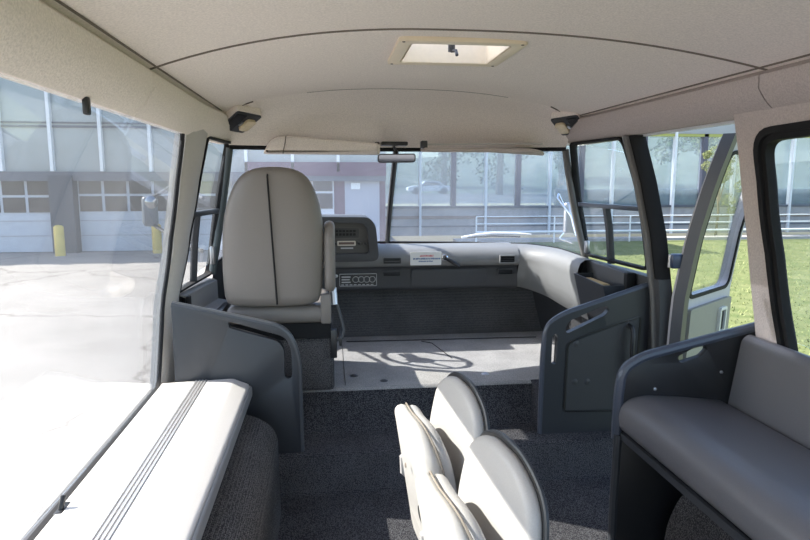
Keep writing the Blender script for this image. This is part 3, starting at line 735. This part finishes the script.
fs.append(tuple(range(N_))); fs.append(tuple((len(rws)-1)*N_+k for k in range(N_)))
mb.add(vs, fs); bk = mb.build('backrest', VINYL, ds, angle=80, subsurf=1)
mb = MB(); mb.tube([(-.672+(1.5-z)*.045, 2.888-(z-.87)*.027+(.035 if z > 1.49 else 0), z) for z in (.885, 1.0, 1.2, 1.35, 1.44, 1.475, 1.5)], .0042, 6); mb.build('back_seam', BLACK, bk)
mb = MB(); mb.box(-.89, -.405, 2.94, 3.46, .775, .865); mb.build('cushion', VINYL, ds, bevel=.035, bseg=4)
mb = MB(); mb.box(-.88, -.40, 2.96, 3.44, .70, .775); mb.build('seat_frame', BLACK, ds)
pol = rpoly([(2.93, .93), (3.02, .93), (3.07, 1.0), (3.06, 1.23), (3.02, 1.27), (2.95, 1.26), (2.915, 1.2), (2.91, .98)], .03, 4)
mb = pillow(MB(), pol, lambda u, v, d: Vector((-.398+d, u, v)), .026); mb.build('armrest', VINYL, ds, angle=60)
mb = MB(); mb.box(-.445, -.395, 2.935, 2.97, .775, .92); mb.build('armrest_bracket', VINYL, ds, bevel=.008)
mb = MB(); mb.tube([(-.385, 3.0, .94), (-.382, 2.99, .90), (-.380, 2.98, .86)], .018, 10); mb.build('belt_sleeve', STEEL, ds)
mb = MB(); mb.tube([(-.37, 2.98, .87), (-.35, 2.97, .80), (-.335, 2.96, .74), (-.345, 2.955, .70), (-.38, 2.96, .685)], .008, 8, flat=.5); mb.build('adjust_lever', DARKP, ds)
mb = MB(); mb.box(-.40, -.37, 2.95, 3.0, .60, .74); mb.box(-.36, -.345, 2.95, 3.2, .66, .70); mb.build('seat_slide', BLACKS, ds, bevel=.004)

# ------------------------------------------------------------------ LEFT BENCH LEDGE
lb = thing('bench', 'white ledge bench with a grooved grey strip along the left window', 'bench', (-.95, 1.6, .0))
YE = 2.765
prf = rpoly([(-1.146, .565), (-1.146, .50), (-.79, .485), (-.765, .505), (-.768, .545), (-.835, .5735), (-.86, .575)], [.004, .004, .008, .012, .012, .010, .01], 4)
mb = MB(); mb.prism(prf, lambda u, v, d: Vector((u, d, v)), .2, YE); mb.build('bench_pad', VINYLB, lb, bevel=.002)
mb = MB(); mb.prism([(-1.005, .55), (-.951, .55), (-.951, .5705), (-1.005, .569)], lambda u, v, d: Vector((u, d, v)), .2, YE+.001); mb.build('strip_bed', mat('strip_dark', (.12, .115, .115), .5), lb)
mb = MB()
for k in range(4):
    x = -1.0025+k*.0138
    mb.prism([(x, .56), (x+.0085, .56), (x+.0078, .574+k*.0005), (x+.0007, .574+k*.0005)], lambda u, v, d: Vector((u, d, v)), .2, YE+.002)
mb.build('strip_rib', ALU, lb)
mb = MB(); mb.prism(rpoly([(-.785, .478), (-.757, .49), (-.757, .53), (-.766, .54), (-.77, .50), (-.79, .488)], .004, 3), lambda u, v, d: Vector((u, d, v)), .2, YE+.004); mb.build('edge_trim', mat('edge_trim_grey', (.24, .235, .24), .4), lb)
mb = MB(); mb.box(-1.125, -.80, 2.70, 2.745, .0, .495); mb.build('bench_leg', DARKP, lb, bevel=.005)
wl = tag(MB().prism(rpoly([(-1.13, 0), (-.63, 0), (-.635, .40), (-.76, .475), (-1.13, .475)], [0, 0, .12, .10, 0], 6), lambda u, v, d: Vector((u, d, v)), .6, 2.60).build('wheel_housing', CARPS, angle=60), 'black and white tweed carpeted wheel housing under the white left bench', 'wheel housing')

# ------------------------------------------------------------------ RIGHT BENCH
rb = thing('bench', 'grey vinyl padded bench seat with backrest along the right window', 'bench', (.9, 1.4, 0))
prf = [(1.10, .60), (1.10, .53), (.70, .525), (.668, .535), (.655, .56), (.652, .60), (.662, .635), (.70, .66), (.76, .668), (.90, .655), (1.06, .635)]
prf = rpoly(prf, .02, 4)
mb = MB(); n_ = len(prf)
def endround(y): return 0
mb.prism(prf, lambda u, v, d: Vector((u, d, v)), .2, 2.085); mb.build('seat_cushion', VINYLD, rb, bevel=.015, bseg=4)
prf = rpoly([(1.07, .56), (1.16, .56), (1.175, .86), (1.165, .885), (1.14, .89), (1.115, .87)], [.01, .01, .02, .012, .012, .02], 4)
mb = MB(); mb.prism(prf, lambda u, v, d: Vector((u, d, v)), .2, 2.075); mb.build('backrest', VINYLD, rb, bevel=.012, bseg=4)
mb = MB(); mb.prism(rpoly([(.665, .505), (.70, .495), (.74, .495), (.74, .53), (.665, .53)], .008, 3), lambda u, v, d: Vector((u, d, v)), .2, 2.08); mb.build('edge_trim', DASHD, rb)
mb = MB(); mb.box(.66, 1.15, .2, 2.08, .505, .53); mb.build('seat_board', DARKP, rb)
mb = MB(); mb.prism(rpoly([(.655, .0), (1.12, .0), (1.12, .51), (.655, .51)], .0), PY(2.075), -.03, 0); mb.build('end_panel', BLACKS, rb, bevel=.004)
mb = MB(); mb.tube([(.652, 2.085, .0), (.650, 2.085, .25), (.655, 2.085, .52)], .016, 8); mb.build('front_post', DARKP, rb)
out = rpoly([(.655, .50), (1.185, .50), (1.185, .91), (.74, .808), (.665, .765)], [0, 0, 0, .09, .05], 8)
slotr = rpoly([(.875, .810), (.885, .786), (.965, .808), (.99, .835), (.975, .850), (.94, .842)], .010, 4)
mb = MB(); mb.prism(out, PY(2.10), -.014, .014, holes=[slotr]); ap = mb.build('arm_panel', BLACKS, rb, bevel=.004)
rail = densify(rpoly([(1.19, .912), (.74, .810), (.667, .765), (.657, .66), (.655, .50)], [0, .10, .08, .04, 0], 8), .1, False)
mb = MB(); mb.tube([(u, 2.10, v) for u, v in rail], .019, 10); mb.build('arm_rail', MATS['rail_blue_grey'], rb)
for x, z in ((.79, .69), (1.05, .745)):
    mb = MB(); mb.lathe([(0, .006), (.006, .004), (.007, 0)], (x, 2.085, z), (0, -1, 0), 12); mb.build('screw', STEEL, rb)
tag(MB().prism(rpoly([(.20, 0), (1.98, 0), (1.98, .20), (1.88, .40), (1.72, .47), (.20, .47)], [0, 0, .1, .12, .12, 0], 6), lambda u, v, d: Vector((d, u, v)), .80, 1.16).build('wheel_housing', CARPS, angle=60), 'dark tweed carpeted wheel housing under the grey right bench', 'wheel housing')
cp = tag(MB().lathe([(0, .09), (.035, .085), (.055, .05), (.06, 0)], (.72, 1.98, 0), (0, 0, 1), 20).build('floor_cap', BLACKS), 'round black cap on the floor at the foot of the right bench', 'cap')

# ------------------------------------------------------------------ FLIP-UP SEATS IN THE AISLE
def bez(pts, n=10): return pts
def flip_seat(y, lab):
    t = thing('flip_up_seat', lab, 'seat', (-.02, y, 0), 'pale flip-up seats in the aisle')
    # backrest: rounded plate leaning to the right, cushion on its left face
    zt, zb, hwid = .80, .36, .228
    def outl(zt, zb, w):
        return densify(rpoly([(-w*.80, zb), (w*.80, zb), (w, zb+.22), (w*.86, zt-.06), (w*.35, zt), (-w*.35, zt), (-w*.86, zt-.06), (-w, zb+.22)], [.05, .05, .10, .10, .08, .08, .10, .10], 5), .05)
    def fb(u, v, d): return Vector((-.03+(v-.36)*.15-.05*math.sqrt(max(0, 1-(u/.36)**2))+.05+d, y+u, v))
    mb = pillow(MB(), outl(zt, zb, hwid), lambda u, v, d: fb(u, v, d-.012), .020); mb.build('backrest_cushion', VINYLW, t, angle=60)
    o2 = outl(zt+.006, zb-.01, hwid+.006)
    mb = MB(); mb.prism(o2, lambda u, v, d: fb(u, v, d), -.002, .012); mb.build('backrest_shell', BLACKS, t, bevel=.006)
    mb = MB(); mb.tube([fb(u, v, .005) for u, v in inset(o2, -.001)], .006, 6, closed=True); mb.build('piping', DARKP, t)
    # flipped-up seat, in front (left) of the backrest, slightly open at the top
    w = .205; zs, zl = .72, .24
    o3 = densify(rpoly([(-w*.85, zl), (w*.85, zl), (w, zl+.12), (w*.93, zs-.10), (w*.55, zs-.01), (-w*.55, zs-.01), (-w*.93, zs-.10), (-w, zl+.12)], [.05, .05, .07, .14, .10, .10, .14, .07], 5), .05)
    def fs_(u, v, d): return Vector((-.074-(v-.24)*.15+.03*(u/.2)**2+d, y+u, v))
    mb = pillow(MB(), o3, lambda u, v, d: fs_(u, v, d-.018), .026); sh = mb.build('seat_shell', SHELL, t, angle=60)
    mb = pillow(MB(), inset(o3, .006), lambda u, v, d: fs_(u, v, d+.018), .026); mb.build('seat_cushion', VINYLW, t, angle=60)
    mb = MB(); mb.tube([fs_(u, v, .0) for u, v in inset(o3, -.001)], .0032, 6, closed=True); mb.build('piping', mat('tan_piping', (.20, .17, .14), .6), t)
    mb = MB(); mb.lathe([(0, .003), (.007, .002), (.009, 0)], fs_(.02, .52, -.043), (-1, 0, 0), 12); mb.build('screw', PIPE, sh)
    # oval grip recess in the underside
    rc = rpoly([(-.20, .36), (-.06, .36), (-.06, .43), (-.20, .43)], .034, 6)
    mb = MB(); mb.prism(rc, lambda u, v, d: fs_(u, v, d-.0405), -.004, .004); mb.build('grip_recess', BLACKS, sh, bevel=.003)
    # side hinges and frame
    for s_ in (1, -1):
        mb = MB(); mb.tube([(-.115, y+s_*.218, .46), (-.11, y+s_*.222, .40), (-.05, y+s_*.227, .34)], [.014, .017, .018], 10); mb.build('hinge_arm', VINYLW, t)
        mb = MB(); mb.lathe([(0, .012), (.028, .010), (.034, 0)], (-.075, y+s_*.226, .36), (0, s_, 0), 18); mb.build('hinge_cap', BLACKS, t)
        mb = MB(); mb.tube([(-.05, y+s_*.225, .34), (-.02, y+s_*.225, .15), (-.02, y+s_*.225, .0)], .017, 10); mb.build('leg', BLACKS, t)
    mb = MB(); mb.tube([(-.04, y-.225, .30), (-.04, y+.225, .30)], .016, 10); mb.build('crossbar', BLACKS, t)
    mb = MB(); mb.box(-.10, .06, y-.24, y+.24, 0, .012); mb.build('foot_plate', BLACKS, t, bevel=.003)
    t.rotation_euler = (0, 0, R(8))          # turned a little towards the rear
    return t
f1 = flip_seat(1.93, 'pale grey flip-up seat nearer the cab steps, folded shut')
f2 = flip_seat(1.42, 'pale grey flip-up seat nearest the camera, folded shut')

# ------------------------------------------------------------------ OPEN ENTRY DOOR (hinged on the right B-pillar, swung out)
HG = Vector((1.25, 2.70, .0))
dr = structure(bpy.data.objects.new('door_1', None)); COL.objects.link(dr); dr.location = HG; ORG['door_1'] = HG
def SD(u, v, d):      # u: distance behind the hinge, v: height, d: outwards; closed position
    return Vector((interp(v, BZ, BR)-1.17+HG.x+d, HG.y-u, v))
dout = densify(rpoly([(0.0, .0), (.66, .0), (.645, .95), (.60, 1.66), (.02, 1.66), (.0, .95)], [.03, .06, .3, .05, .03, .2], 5), .1)
dwin = densify(rpoly([(.075, .90), (.595, .90), (.57, 1.58), (.075, 1.58)], [.05, .06, .06, .05], 6), .1)
mb = MB(); mb.prism(dout, SD, -.005, .045, holes=[dwin]); mb.build('door_frame', LILAC, dr, bevel=.004)
mb = MB(); mb.prism(inset(dwin, -.012), SD, -.012, -.004, holes=[inset(dwin, .006)]); mb.build('glass_gasket', BLACK, dr)
surf_pane(inset(dwin, .002), SD, 'door_pane', DGLASS, dr, d0=.018, d1=.022)
mb = MB(); mb.grid([[SD(u, .0+1.66*i/20, d) for u, d in ((-.012, .03), (-.012, -.022), (.04, -.022), (.04, -.004))] for i in range(21)]); mb.build('hinge_edge', mat('door_edge_dark', (.05, .055, .07), .35), dr, angle=50)
card = rpoly([(.075, .05), (.62, .05), (.62, .84), (.075, .84)], .02, 4)
mb = MB(); mb.prism(densify(card, .1), SD, -.025, -.004); mb.build('door_card', DOORP, dr, bevel=.006)
hd = rpoly([(.44, .66), (.53, .66), (.53, .80), (.44, .80)], .015, 4)
mb = MB(); mb.prism(hd, SD, -.040, -.024, holes=[inset(hd, .016)]); dh = mb.build('door_handle', mat('handle_cream', (.62, .62, .54), .4), dr, bevel=.003)
mb = MB(); mb.prism(inset(hd, .014), SD, -.030, -.024); mb.build('handle_recess', BLACKS, dh)
mb = MB()
for z in (.62, .70, .90): mb.prism([(.655, z), (.668, z), (.668, z+.03), (.655, z+.03)], SD, .0, .03)
mb.build('door_latch', BLACKS, dr)
dr.rotation_euler = (0, 0, R(127))
# hinge bracket between pillar and door
hb = pr_
mb = MB(); mb.box(1.195, 1.285, 2.705, 2.75, 1.045, 1.115); mb.build('hinge_arm', mat('hinge_blue', (.03, .045, .09), .3), hb, bevel=.012)
mb = MB(); mb.tube([(1.20, 2.735, 1.05), (1.20, 2.735, 1.11)], .010, 10); mb.build('hinge_pin', STEEL, hb)

# ------------------------------------------------------------------ OUTSIDE THE BUS: MIRRORS, WIPER
for sg, x, y, z, lab in ((-1, -1.56, 4.25, 1.26, 'dark exterior mirror with a round convex glass outside the left window'), (1, 1.27, 4.16, 1.21, 'chrome armed exterior mirror outside the right cab window')):
    t = thing('exterior_mirror', lab, 'mirror', (x, y, z), 'exterior mirrors')
    pol = rpoly([(x-.05, z-.10), (x+.05, z-.10), (x+.05, z+.10), (x-.05, z+.10)], .03, 5)
    if sg < 0:
        mb = pillow(MB(), pol, lambda u, v, d: Vector((u, y+d, v)), .03); mb.build('mirror_shell', mat('mirror_slate', (.10, .12, .15), .4), t, angle=60)
        mb = MB(); mb.lathe([(0, .012), (.03, .008), (.042, 0)], (x+.02, y-.034, z+.06), (0, -1, 0), 20); mb.build('convex_glass', MATS['tinted_mirror'], t)
        mb = MB(); mb.tube([(x, y+.02, z+.08), (x+.2, y-.2, z+.17), (-1.10, 3.64, z+.1)], .012, 8); mb.tube([(x, y+.02, z-.08), (x+.2, y-.2, z-.17), (-1.12, 3.64, z-.2)], .012, 8); mb.build('mirror_arm', BLACKS, t)
    else:
        pol = rpoly([(x-.045, z-.12), (x+.045, z-.12), (x+.045, z+.10), (x-.045, z+.10)], .02, 5)
        mb = pillow(MB(), pol, lambda u, v, d: Vector((u, y+d, v)), .02); mb.build('mirror_shell', STEEL, t, angle=60)
        mb = MB(); mb.tube([(x-.02, y, z+.02), (x-.10, y-.03, z+.16), (x-.13, y-.09, z+.13), (1.16, 3.86, z+.02), (1.15, 3.74, z-.1)], .007, 8); mb.tube([(x-.03, y, z-.1), (x-.08, y-.02, z-.15), (1.16, 3.82, z-.15)], .006, 8); mb.build('mirror_arm', CHROME, t)
wp = thing('windshield_wiper', 'silver wiper arm lying across the base of the right windshield', 'wiper', (.5, 4.17, 1.08))
mb = MB(); mb.tube([(.52, 4.245, 1.065), (.62, 4.235, 1.085), (.74, 4.215, 1.098), (.88, 4.18, 1.098), (.99, 4.14, 1.092)], [.008, .008, .008, .007, .004], 8); mb.build('wiper_arm', mat('wiper_silver', (.7, .72, .75), .35), wp)
mb = MB(); mb.tube([(.56, 4.242, 1.066), (.74, 4.222, 1.076), (.92, 4.17, 1.074)], .006, 6); mb.build('wiper_blade', BLACKS, wp)

# ================================================================== EXTERIOR
GZ = -.9
mb = MB(); mb.grid([[(x, y, GZ) for x in (-60, -20, -5, 2.3)] for y in (-30, -5, 5, 15, 40, 80)]); structure(mb.build('ground', PAVE))
mb = MB(); mb.grid([[(x, y, GZ+.02) for x in (2.3, 8, 20, 60)] for y in (-30, -5, 5, 15, 23.4)]); structure(mb.build('ground_lawn', GRASS))
mb = MB(); rnd = random.Random(3)
for k in range(16000):
    y = 4+18*rnd.random()**1.3; x = 2.4+rnd.random()*(y*.9+3)
    hgt = rnd.uniform(.02, .05); a = rnd.uniform(0, 6.28); dx, dy = .012*math.cos(a), .012*math.sin(a); lx, ly = rnd.uniform(-.04, .04), rnd.uniform(-.04, .04)
    mb.add([(x-dx, y-dy, GZ+.02), (x+dx, y+dy, GZ+.02), (x+lx, y+ly, GZ+.02+hgt)], [(0, 1, 2)])
tag(mb.build('grass', mat('grass_blade', (.17, .20, .07), .9, tex='noise', scale=1.5, amt=.4, col2=(.26, .29, .13)), smooth=False), 'mown green grass on the lawn beside the bus', 'grass', kind='stuff')

# --- building ahead on the left: glazed upper storey over garage doors
BY = 22.0
b1 = thing('garage_building', 'long building with white mullioned glazing above a row of garage doors', 'building', (-6, BY, GZ))
XB0, XB1 = -26., 1.62
SOF = 1.86
mb = MB(); mb.box(XB0, XB1, BY, BY+8, SOF-.1, 9.0); mb.build('upper_glazing', FACL, b1)
mb = MB(); mb.box(XB0, XB1, BY-.15, BY+8, SOF-.38, SOF-.07); mb.build('soffit_band', SLATE, b1)
mb = MB(); mb.box(XB0, -3.2, BY+.25, BY+8, GZ, SOF-.2); mb.build('lower_wall', SLATE, b1)
mb = MB(); mb.box(-3.2, XB1, BY+.15, BY+8, GZ, SOF+.1); mb.build('plum_wall', BROWN, b1)
for k in range(-10, 7):
    x = -9.37+1.555*k
    if x > XB1-.1: break
    mb = MB(); mb.box(x-.05, x+.05, BY-.18, BY, SOF-.06, 9.0); mb.build('mullion', WHITE, b1)
for z in (3.25, 6.1):
    mb = MB(); mb.box(XB0, XB1, BY-.05, BY, z-.035, z+.035); mb.build('glazing_rail', SLATE, b1)
    mb = MB(); mb.box(XB0, XB1, BY-.05, BY, z+.10, z+.15); mb.build('glazing_rail', SLATE, b1)
def garage(x0, x1, z1, cols, white):
    g = MB().box(x0, x1, BY+.10, BY+.24, GZ+.02, z1).build('garage_door', white, b1)
    zm = GZ+.02+(z1-GZ)*.52
    nz = 2
    for r_ in range(nz):
        za = zm+(z1-zm)*r_/nz+.05; zb_ = zm+(z1-zm)*(r_+1)/nz-.03
        for c in range(cols):
            xa = x0+(x1-x0)*c/cols+.05; xb = x0+(x1-x0)*(c+1)/cols-.05
            MB().box(xa, xb, BY+.07, BY+.11, za, zb_).build('pane', DARKW, g)
    for zz_ in (GZ+.55, GZ+1.05):
        MB().box(x0, x1, BY+.085, BY+.10, zz_, zz_+.02).build('panel_joint', CONC, g)
    return g
garage(-12.7, -9.55, 1.55, 4, GDOOR); garage(-8.72, -5.5, 1.60, 4, GDOOR); garage(-17.0, -13.8, 1.55, 4, GDOOR); garage(-5.1, -4.0, 1.60, 1, GDOOR)
garage(-2.5, -.20, 1.70, 3, mat('garage_door_bright', (.60, .60, .64), .55))
MB().box(-3.2, XB1, BY-.18, BY-.1, SOF-.2, SOF+.27).build('plum_band', BROWN, b1)
g = MB().box(.18, 1.40, BY+.05, BY+.2, GZ, 1.66).build('entrance_panel', mat('grey_door', (.33, .34, .40), .5), b1)
MB().box(.40, .72, BY+.02, BY+.06, 1.20, 1.42).build('sign_plate', WHITE, g)
MB().box(-9.5, -8.75, BY-.25, BY+.25, GZ, SOF-.2).build('pier', mat('pier_slate', (.06, .065, .08), .6), b1)
MB().box(-5.55, -5.15, BY-.25, BY+.25, GZ, SOF-.2).build('pier', MATS['pier_slate'], b1)
# bollards
for i, (x, y, lab) in enumerate(((-8.93, 20.9, 'yellow bollard in front of the dark pier between two garage doors'), (-6.05, 21.3, 'yellow bollard at the far edge of the garage door nearest the cab'))):
    t = thing('bollard', lab, 'bollard', (x, y, GZ), 'yellow bollards')
    MB().lathe([(0, 1.0), (.10, .98), (.15, .93), (.15, 0)], (x, y, GZ), seg=20).build('post', YELL, t, angle=50)
    MB().lathe([(.16, 0), (.2, .02), (.2, 0)], (x, y, GZ), seg=20).build('collar', CONC, t)

# --- reflecting glass building ahead and to the right, modelled as a see-through screen
FY = 27.0
b2 = thing('glass_screen_building', 'long reflecting glass building, modelled see-through, with white fins standing behind the lawn railing', 'building', (12, FY, GZ))
FX0, FX1, GB = 1.9, 44.0, .32
MB().box(FX0, FX1, FY, FY+.4, GZ, GB).build('base_wall', CONC, b2)
MB().box(FX0, FX1, FY-.03, FY, -.16, -.03).build('base_band', BAND, b2)
MB().box(FX0, FX1, FY-.03, FY, -.52, -.46).build('base_band', SLATE, b2)
MB().box(FX0, FX1, FY-.06, FY+.4, GB-.02, GB+.08).build('sill', SLATE, b2)
MB().box(FX0, FX1, FY-.05, FY+.4, 3.62, 6.2).build('top_band', mat('spandrel_grey', (.34, .34, .35), .5, tex='noise', scale=1, amt=.05), b2)
MB().box(FX0, FX1, FY-.02, FY+.1, 3.50, 3.62).build('yellow_strip', mat('strip_yellow_green', (.42, .42, .12), .6), b2)
MB().box(FX0, FX1, FY+.16, FY+.19, GB+.08, 3.55).build('glazing', FACG, b2)
MB().box(9.8, FX1, FY+.25, FY+.35, GB+.05, 1.12).build('inner_panel', mat('inner_panel_cream', (.62, .60, .55), .7, tex='noise', scale=2, amt=.08), b2)
for k in range(15):
    x = 3.58+2.93*k
    MB().box(x-.05, x+.05, FY-.12, FY+.1, GZ, 6.2).build('fin', WHITE, b2)
    x2 = x+1.5
    MB().box(x2-.10, x2+.10, FY-.02, FY+.3, GB, 6.2).build('column', mat('column_plum', (.09, .085, .12), .5), b2)
# railing on the lawn edge
rl = thing('railing', 'white tubular railing along the far edge of the lawn', 'railing', (12, 23.2, GZ))
for z in (.14, -.14, -.46): MB().tube([(5.2, 23.2, z), (20, 23.2, z), (40, 23.2, z)], (.022 if z > -.4 else .045), 8).build('rail', WHITE, rl)
for k in range(12): MB().tube([(5.2+3.1*k, 23.2, GZ), (5.2+3.1*k, 23.2, .14)], .03, 8).build('post', WHITE, rl)
MB().box(4.5, 60, 23.5, 24.2, GZ, GZ+.12).build('kerb', CONC, rl)
# land added behind the glass, standing for the street and slope it reflects
mb = MB(); mb.grid([[(x, y, z) for x in (1.7, 20, 60, 90)] for y, z in ((27.5, .30), (33, .30), (33.5, .22))]); structure(mb.build('ground_mirrored_verge', STRAW))
mb = MB(); mb.grid([[(x, y, z) for x in (1.7, 20, 60, 90)] for y, z in ((33.5, .22), (44, .2), (62, .3))]); structure(mb.build('ground_mirrored_street', ASPH))
mb = MB(); mb.grid([[(x, y, z*interp(x, [10, 24, 34], [.45, .5, 1.0])) for x in (-10, 10, 18, 24, 34, 60, 120)] for y, z in ((62, .4), (75, 2.4), (90, 5.2), (110, 8.5), (140, 14))]); structure(mb.build('ground_mirrored_hill', mat('wooded_slope', (.10, .13, .10), .95, tex='noise', scale=.5, amt=.4)))

def tree(x, y, z0, hgt, rad, lab, leaf, seed, name='tree', cat='tree', grp=None, trunk=True, nleaf=5000):
    rnd = random.Random(seed); t = thing(name, lab, cat, (x, y, z0), grp)
    if trunk:
        mb = MB(); mb.tube([(x, y, z0), (x+.05, y, z0+hgt*.25), (x-.05, y+.1, z0+hgt*.6)], [rad*.10, rad*.08, rad*.03], 8)
        for k in range(4):
            a = rnd.uniform(0, 6.28); mb.tube([(x, y, z0+hgt*.3), (x+.5*rad*math.cos(a), y+.5*rad*math.sin(a), z0+hgt*.65)], [rad*.05, rad*.02], 6)
        mb.build('trunk', BARK, t)
    mb = MB(); cz = z0+hgt*(.62 if trunk else .5); vr = hgt*(.42 if trunk else .5)
    cl = [(x+rnd.gauss(0, .45)*rad, y+rnd.gauss(0, .45)*rad, cz+rnd.gauss(0, .42)*vr, rnd.uniform(.28, .5)*rad) for k in range(22)]
    for k in range(nleaf):
        c = rnd.choice(cl); v = Vector((rnd.gauss(0, 1), rnd.gauss(0, 1), rnd.gauss(0, 1))).normalized()*c[3]*rnd.uniform(.6, 1.05)
        p = Vector(c[:3])+v; p.z = max(p.z, z0+.05); s_ = rad*rnd.uniform(.045, .09)*(2600/nleaf)**.35
        a = Vector((rnd.gauss(0, 1), rnd.gauss(0, 1), rnd.gauss(0, 1))).normalized(); b = a.orthogonal().normalized(); c_ = a.cross(b)
        mb.add([p-b*s_, p+c_*s_*.6, p+b*s_, p-c_*s_*.6], [(0, 1, 2, 3)])
    mb.build('crown', leaf, t, smooth=False)
    return t
G2 = 'trees standing for reflections in the glass building'  # trees added behind the panes in place of mirrored ones
tree(13.0, 72, 1.0, 13.5, 4.0, 'broad green tree standing for a reflection in the second and third glass bays from the left', LEAF, 1, grp=G2)
tree(15.5, 57, .275, 11.5, 3.8, 'dark green tree standing for a reflection in the glass at the middle of the right windshield', LEAF, 2, grp=G2)
tree(26.5, 70, .6, 12.5, 4.4, 'green tree standing for a reflection in the glass by the right front pillar', LEAF, 3, grp=G2)
tree(36.5, 57, .275, 11., 3.8, 'tree with mixed leaves standing for a reflection in the glass seen through the right cab window', LEAF, 4, grp=G2)
tree(31.0, 45.5, .2105, 8., 2.4, 'light green tree standing for a reflection in the glass seen through the doorway', LEAFY, 5, grp=G2)
tree(47.0, 50, .236, 9., 3.8, 'green tree standing for a reflection in the glass seen through the big right window', LEAF, 6, grp=G2)
tree(3.6, 74, 1.1, 5.0, 2.4, 'low tree standing for a distant reflection just right of the centre bar of the windshield', LEAF, 7, grp=G2)
tree(16.25, 25.0, GZ, 4.3, .62, 'tall yellow green shrub added by the railing for the greenery reflected in the open door glass', LEAFY, 8, 'shrub', 'shrub', None, True, 9000)  # added shrub, stands for the green reflection in the door pane

# white car added behind the glass for one reflected in it
car = thing('car', 'white saloon car set behind the glass in place of a reflected one', 'car', (9.3, 60, .29))
def CR(u, v, d): return Vector((9.3+u, 60+d, .285+v))
body = rpoly([(-2.1, .28), (-2.15, .62), (-1.5, .80), (1.6, .84), (2.15, .74), (2.2, .3)], .12, 4)
MB().prism(body, CR, -.85, .85).build('car_body', mat('car_white', (.8, .8, .8), .3), car, bevel=.05)
cab = rpoly([(-1.0, .78), (-.45, 1.25), (.75, 1.28), (1.45, .82)], .08, 4)
MB().prism(cab, CR, -.72, .72).build('cabin', MATS['car_white'], car, bevel=.05)
win = rpoly([(-.80, .82), (-.38, 1.19), (.70, 1.2), (1.2, .84)], .05, 4)
MB().prism(win, CR, -.74, -.70).build('side_window', DARKW, car)
for u in (-1.3, 1.35):
    for d in (-.80, .80):
        MB().lathe([(0, .1), (.2, .1), (.31, .08), (.33, -.08), (.2, -.1), (0, -.1)], CR(u, .33, d), (0, 1, 0), 20).build('wheel', BLACK, car)

# ------------------------------------------------------------------ LIGHT, WORLD, CAMERA
d = Vector((1.10, -.32, -1.0)).normalized()
sl = bpy.data.lights.new('sun', 'SUN'); sl.energy = 11.5; sl.angle = R(.53); sl.color = (1.0, .94, .85)
so = bpy.data.objects.new('sun', sl); COL.objects.link(so); so.rotation_euler = d.to_track_quat('-Z', 'Y').to_euler(); so.location = (-8, 4, 12)
w = bpy.data.worlds.new('world'); SC.world = w; w.use_nodes = True
nt = w.node_tree; bg = nt.nodes['Background']
sk = nt.nodes.new('ShaderNodeTexSky'); sk.sky_type = 'NISHITA'; sk.sun_disc = False
sk.sun_elevation = math.asin(-d.z); sk.sun_rotation = math.atan2(-d.x, -d.y); sk.air_density = 1.0; sk.dust_density = 1.6; sk.ozone_density = 1.0
nt.links.new(sk.outputs[0], bg.inputs[0]); bg.inputs[1].default_value = .44

f = 620.0; EYE = 1.45
p = math.atan(88/f); psi = math.atan(77/f*math.cos(p))
F = Vector((math.sin(psi)*math.cos(p), math.cos(psi)*math.cos(p), -math.sin(p)))
cam = bpy.data.cameras.new('camera'); co = bpy.data.objects.new('camera', cam); COL.objects.link(co)
cam.sensor_width = 36; cam.lens = f/810*36; cam.clip_start = .05; cam.clip_end = 500
co.location = (-.4, 0, EYE); co.rotation_euler = F.to_track_quat('-Z', 'Y').to_euler()
SC.camera = co
vs_ = SC.view_settings; vs_.view_transform = 'Standard'; vs_.look = 'None'; vs_.gamma = 1; vs_.use_curve_mapping = False; vs_.exposure = 0.27
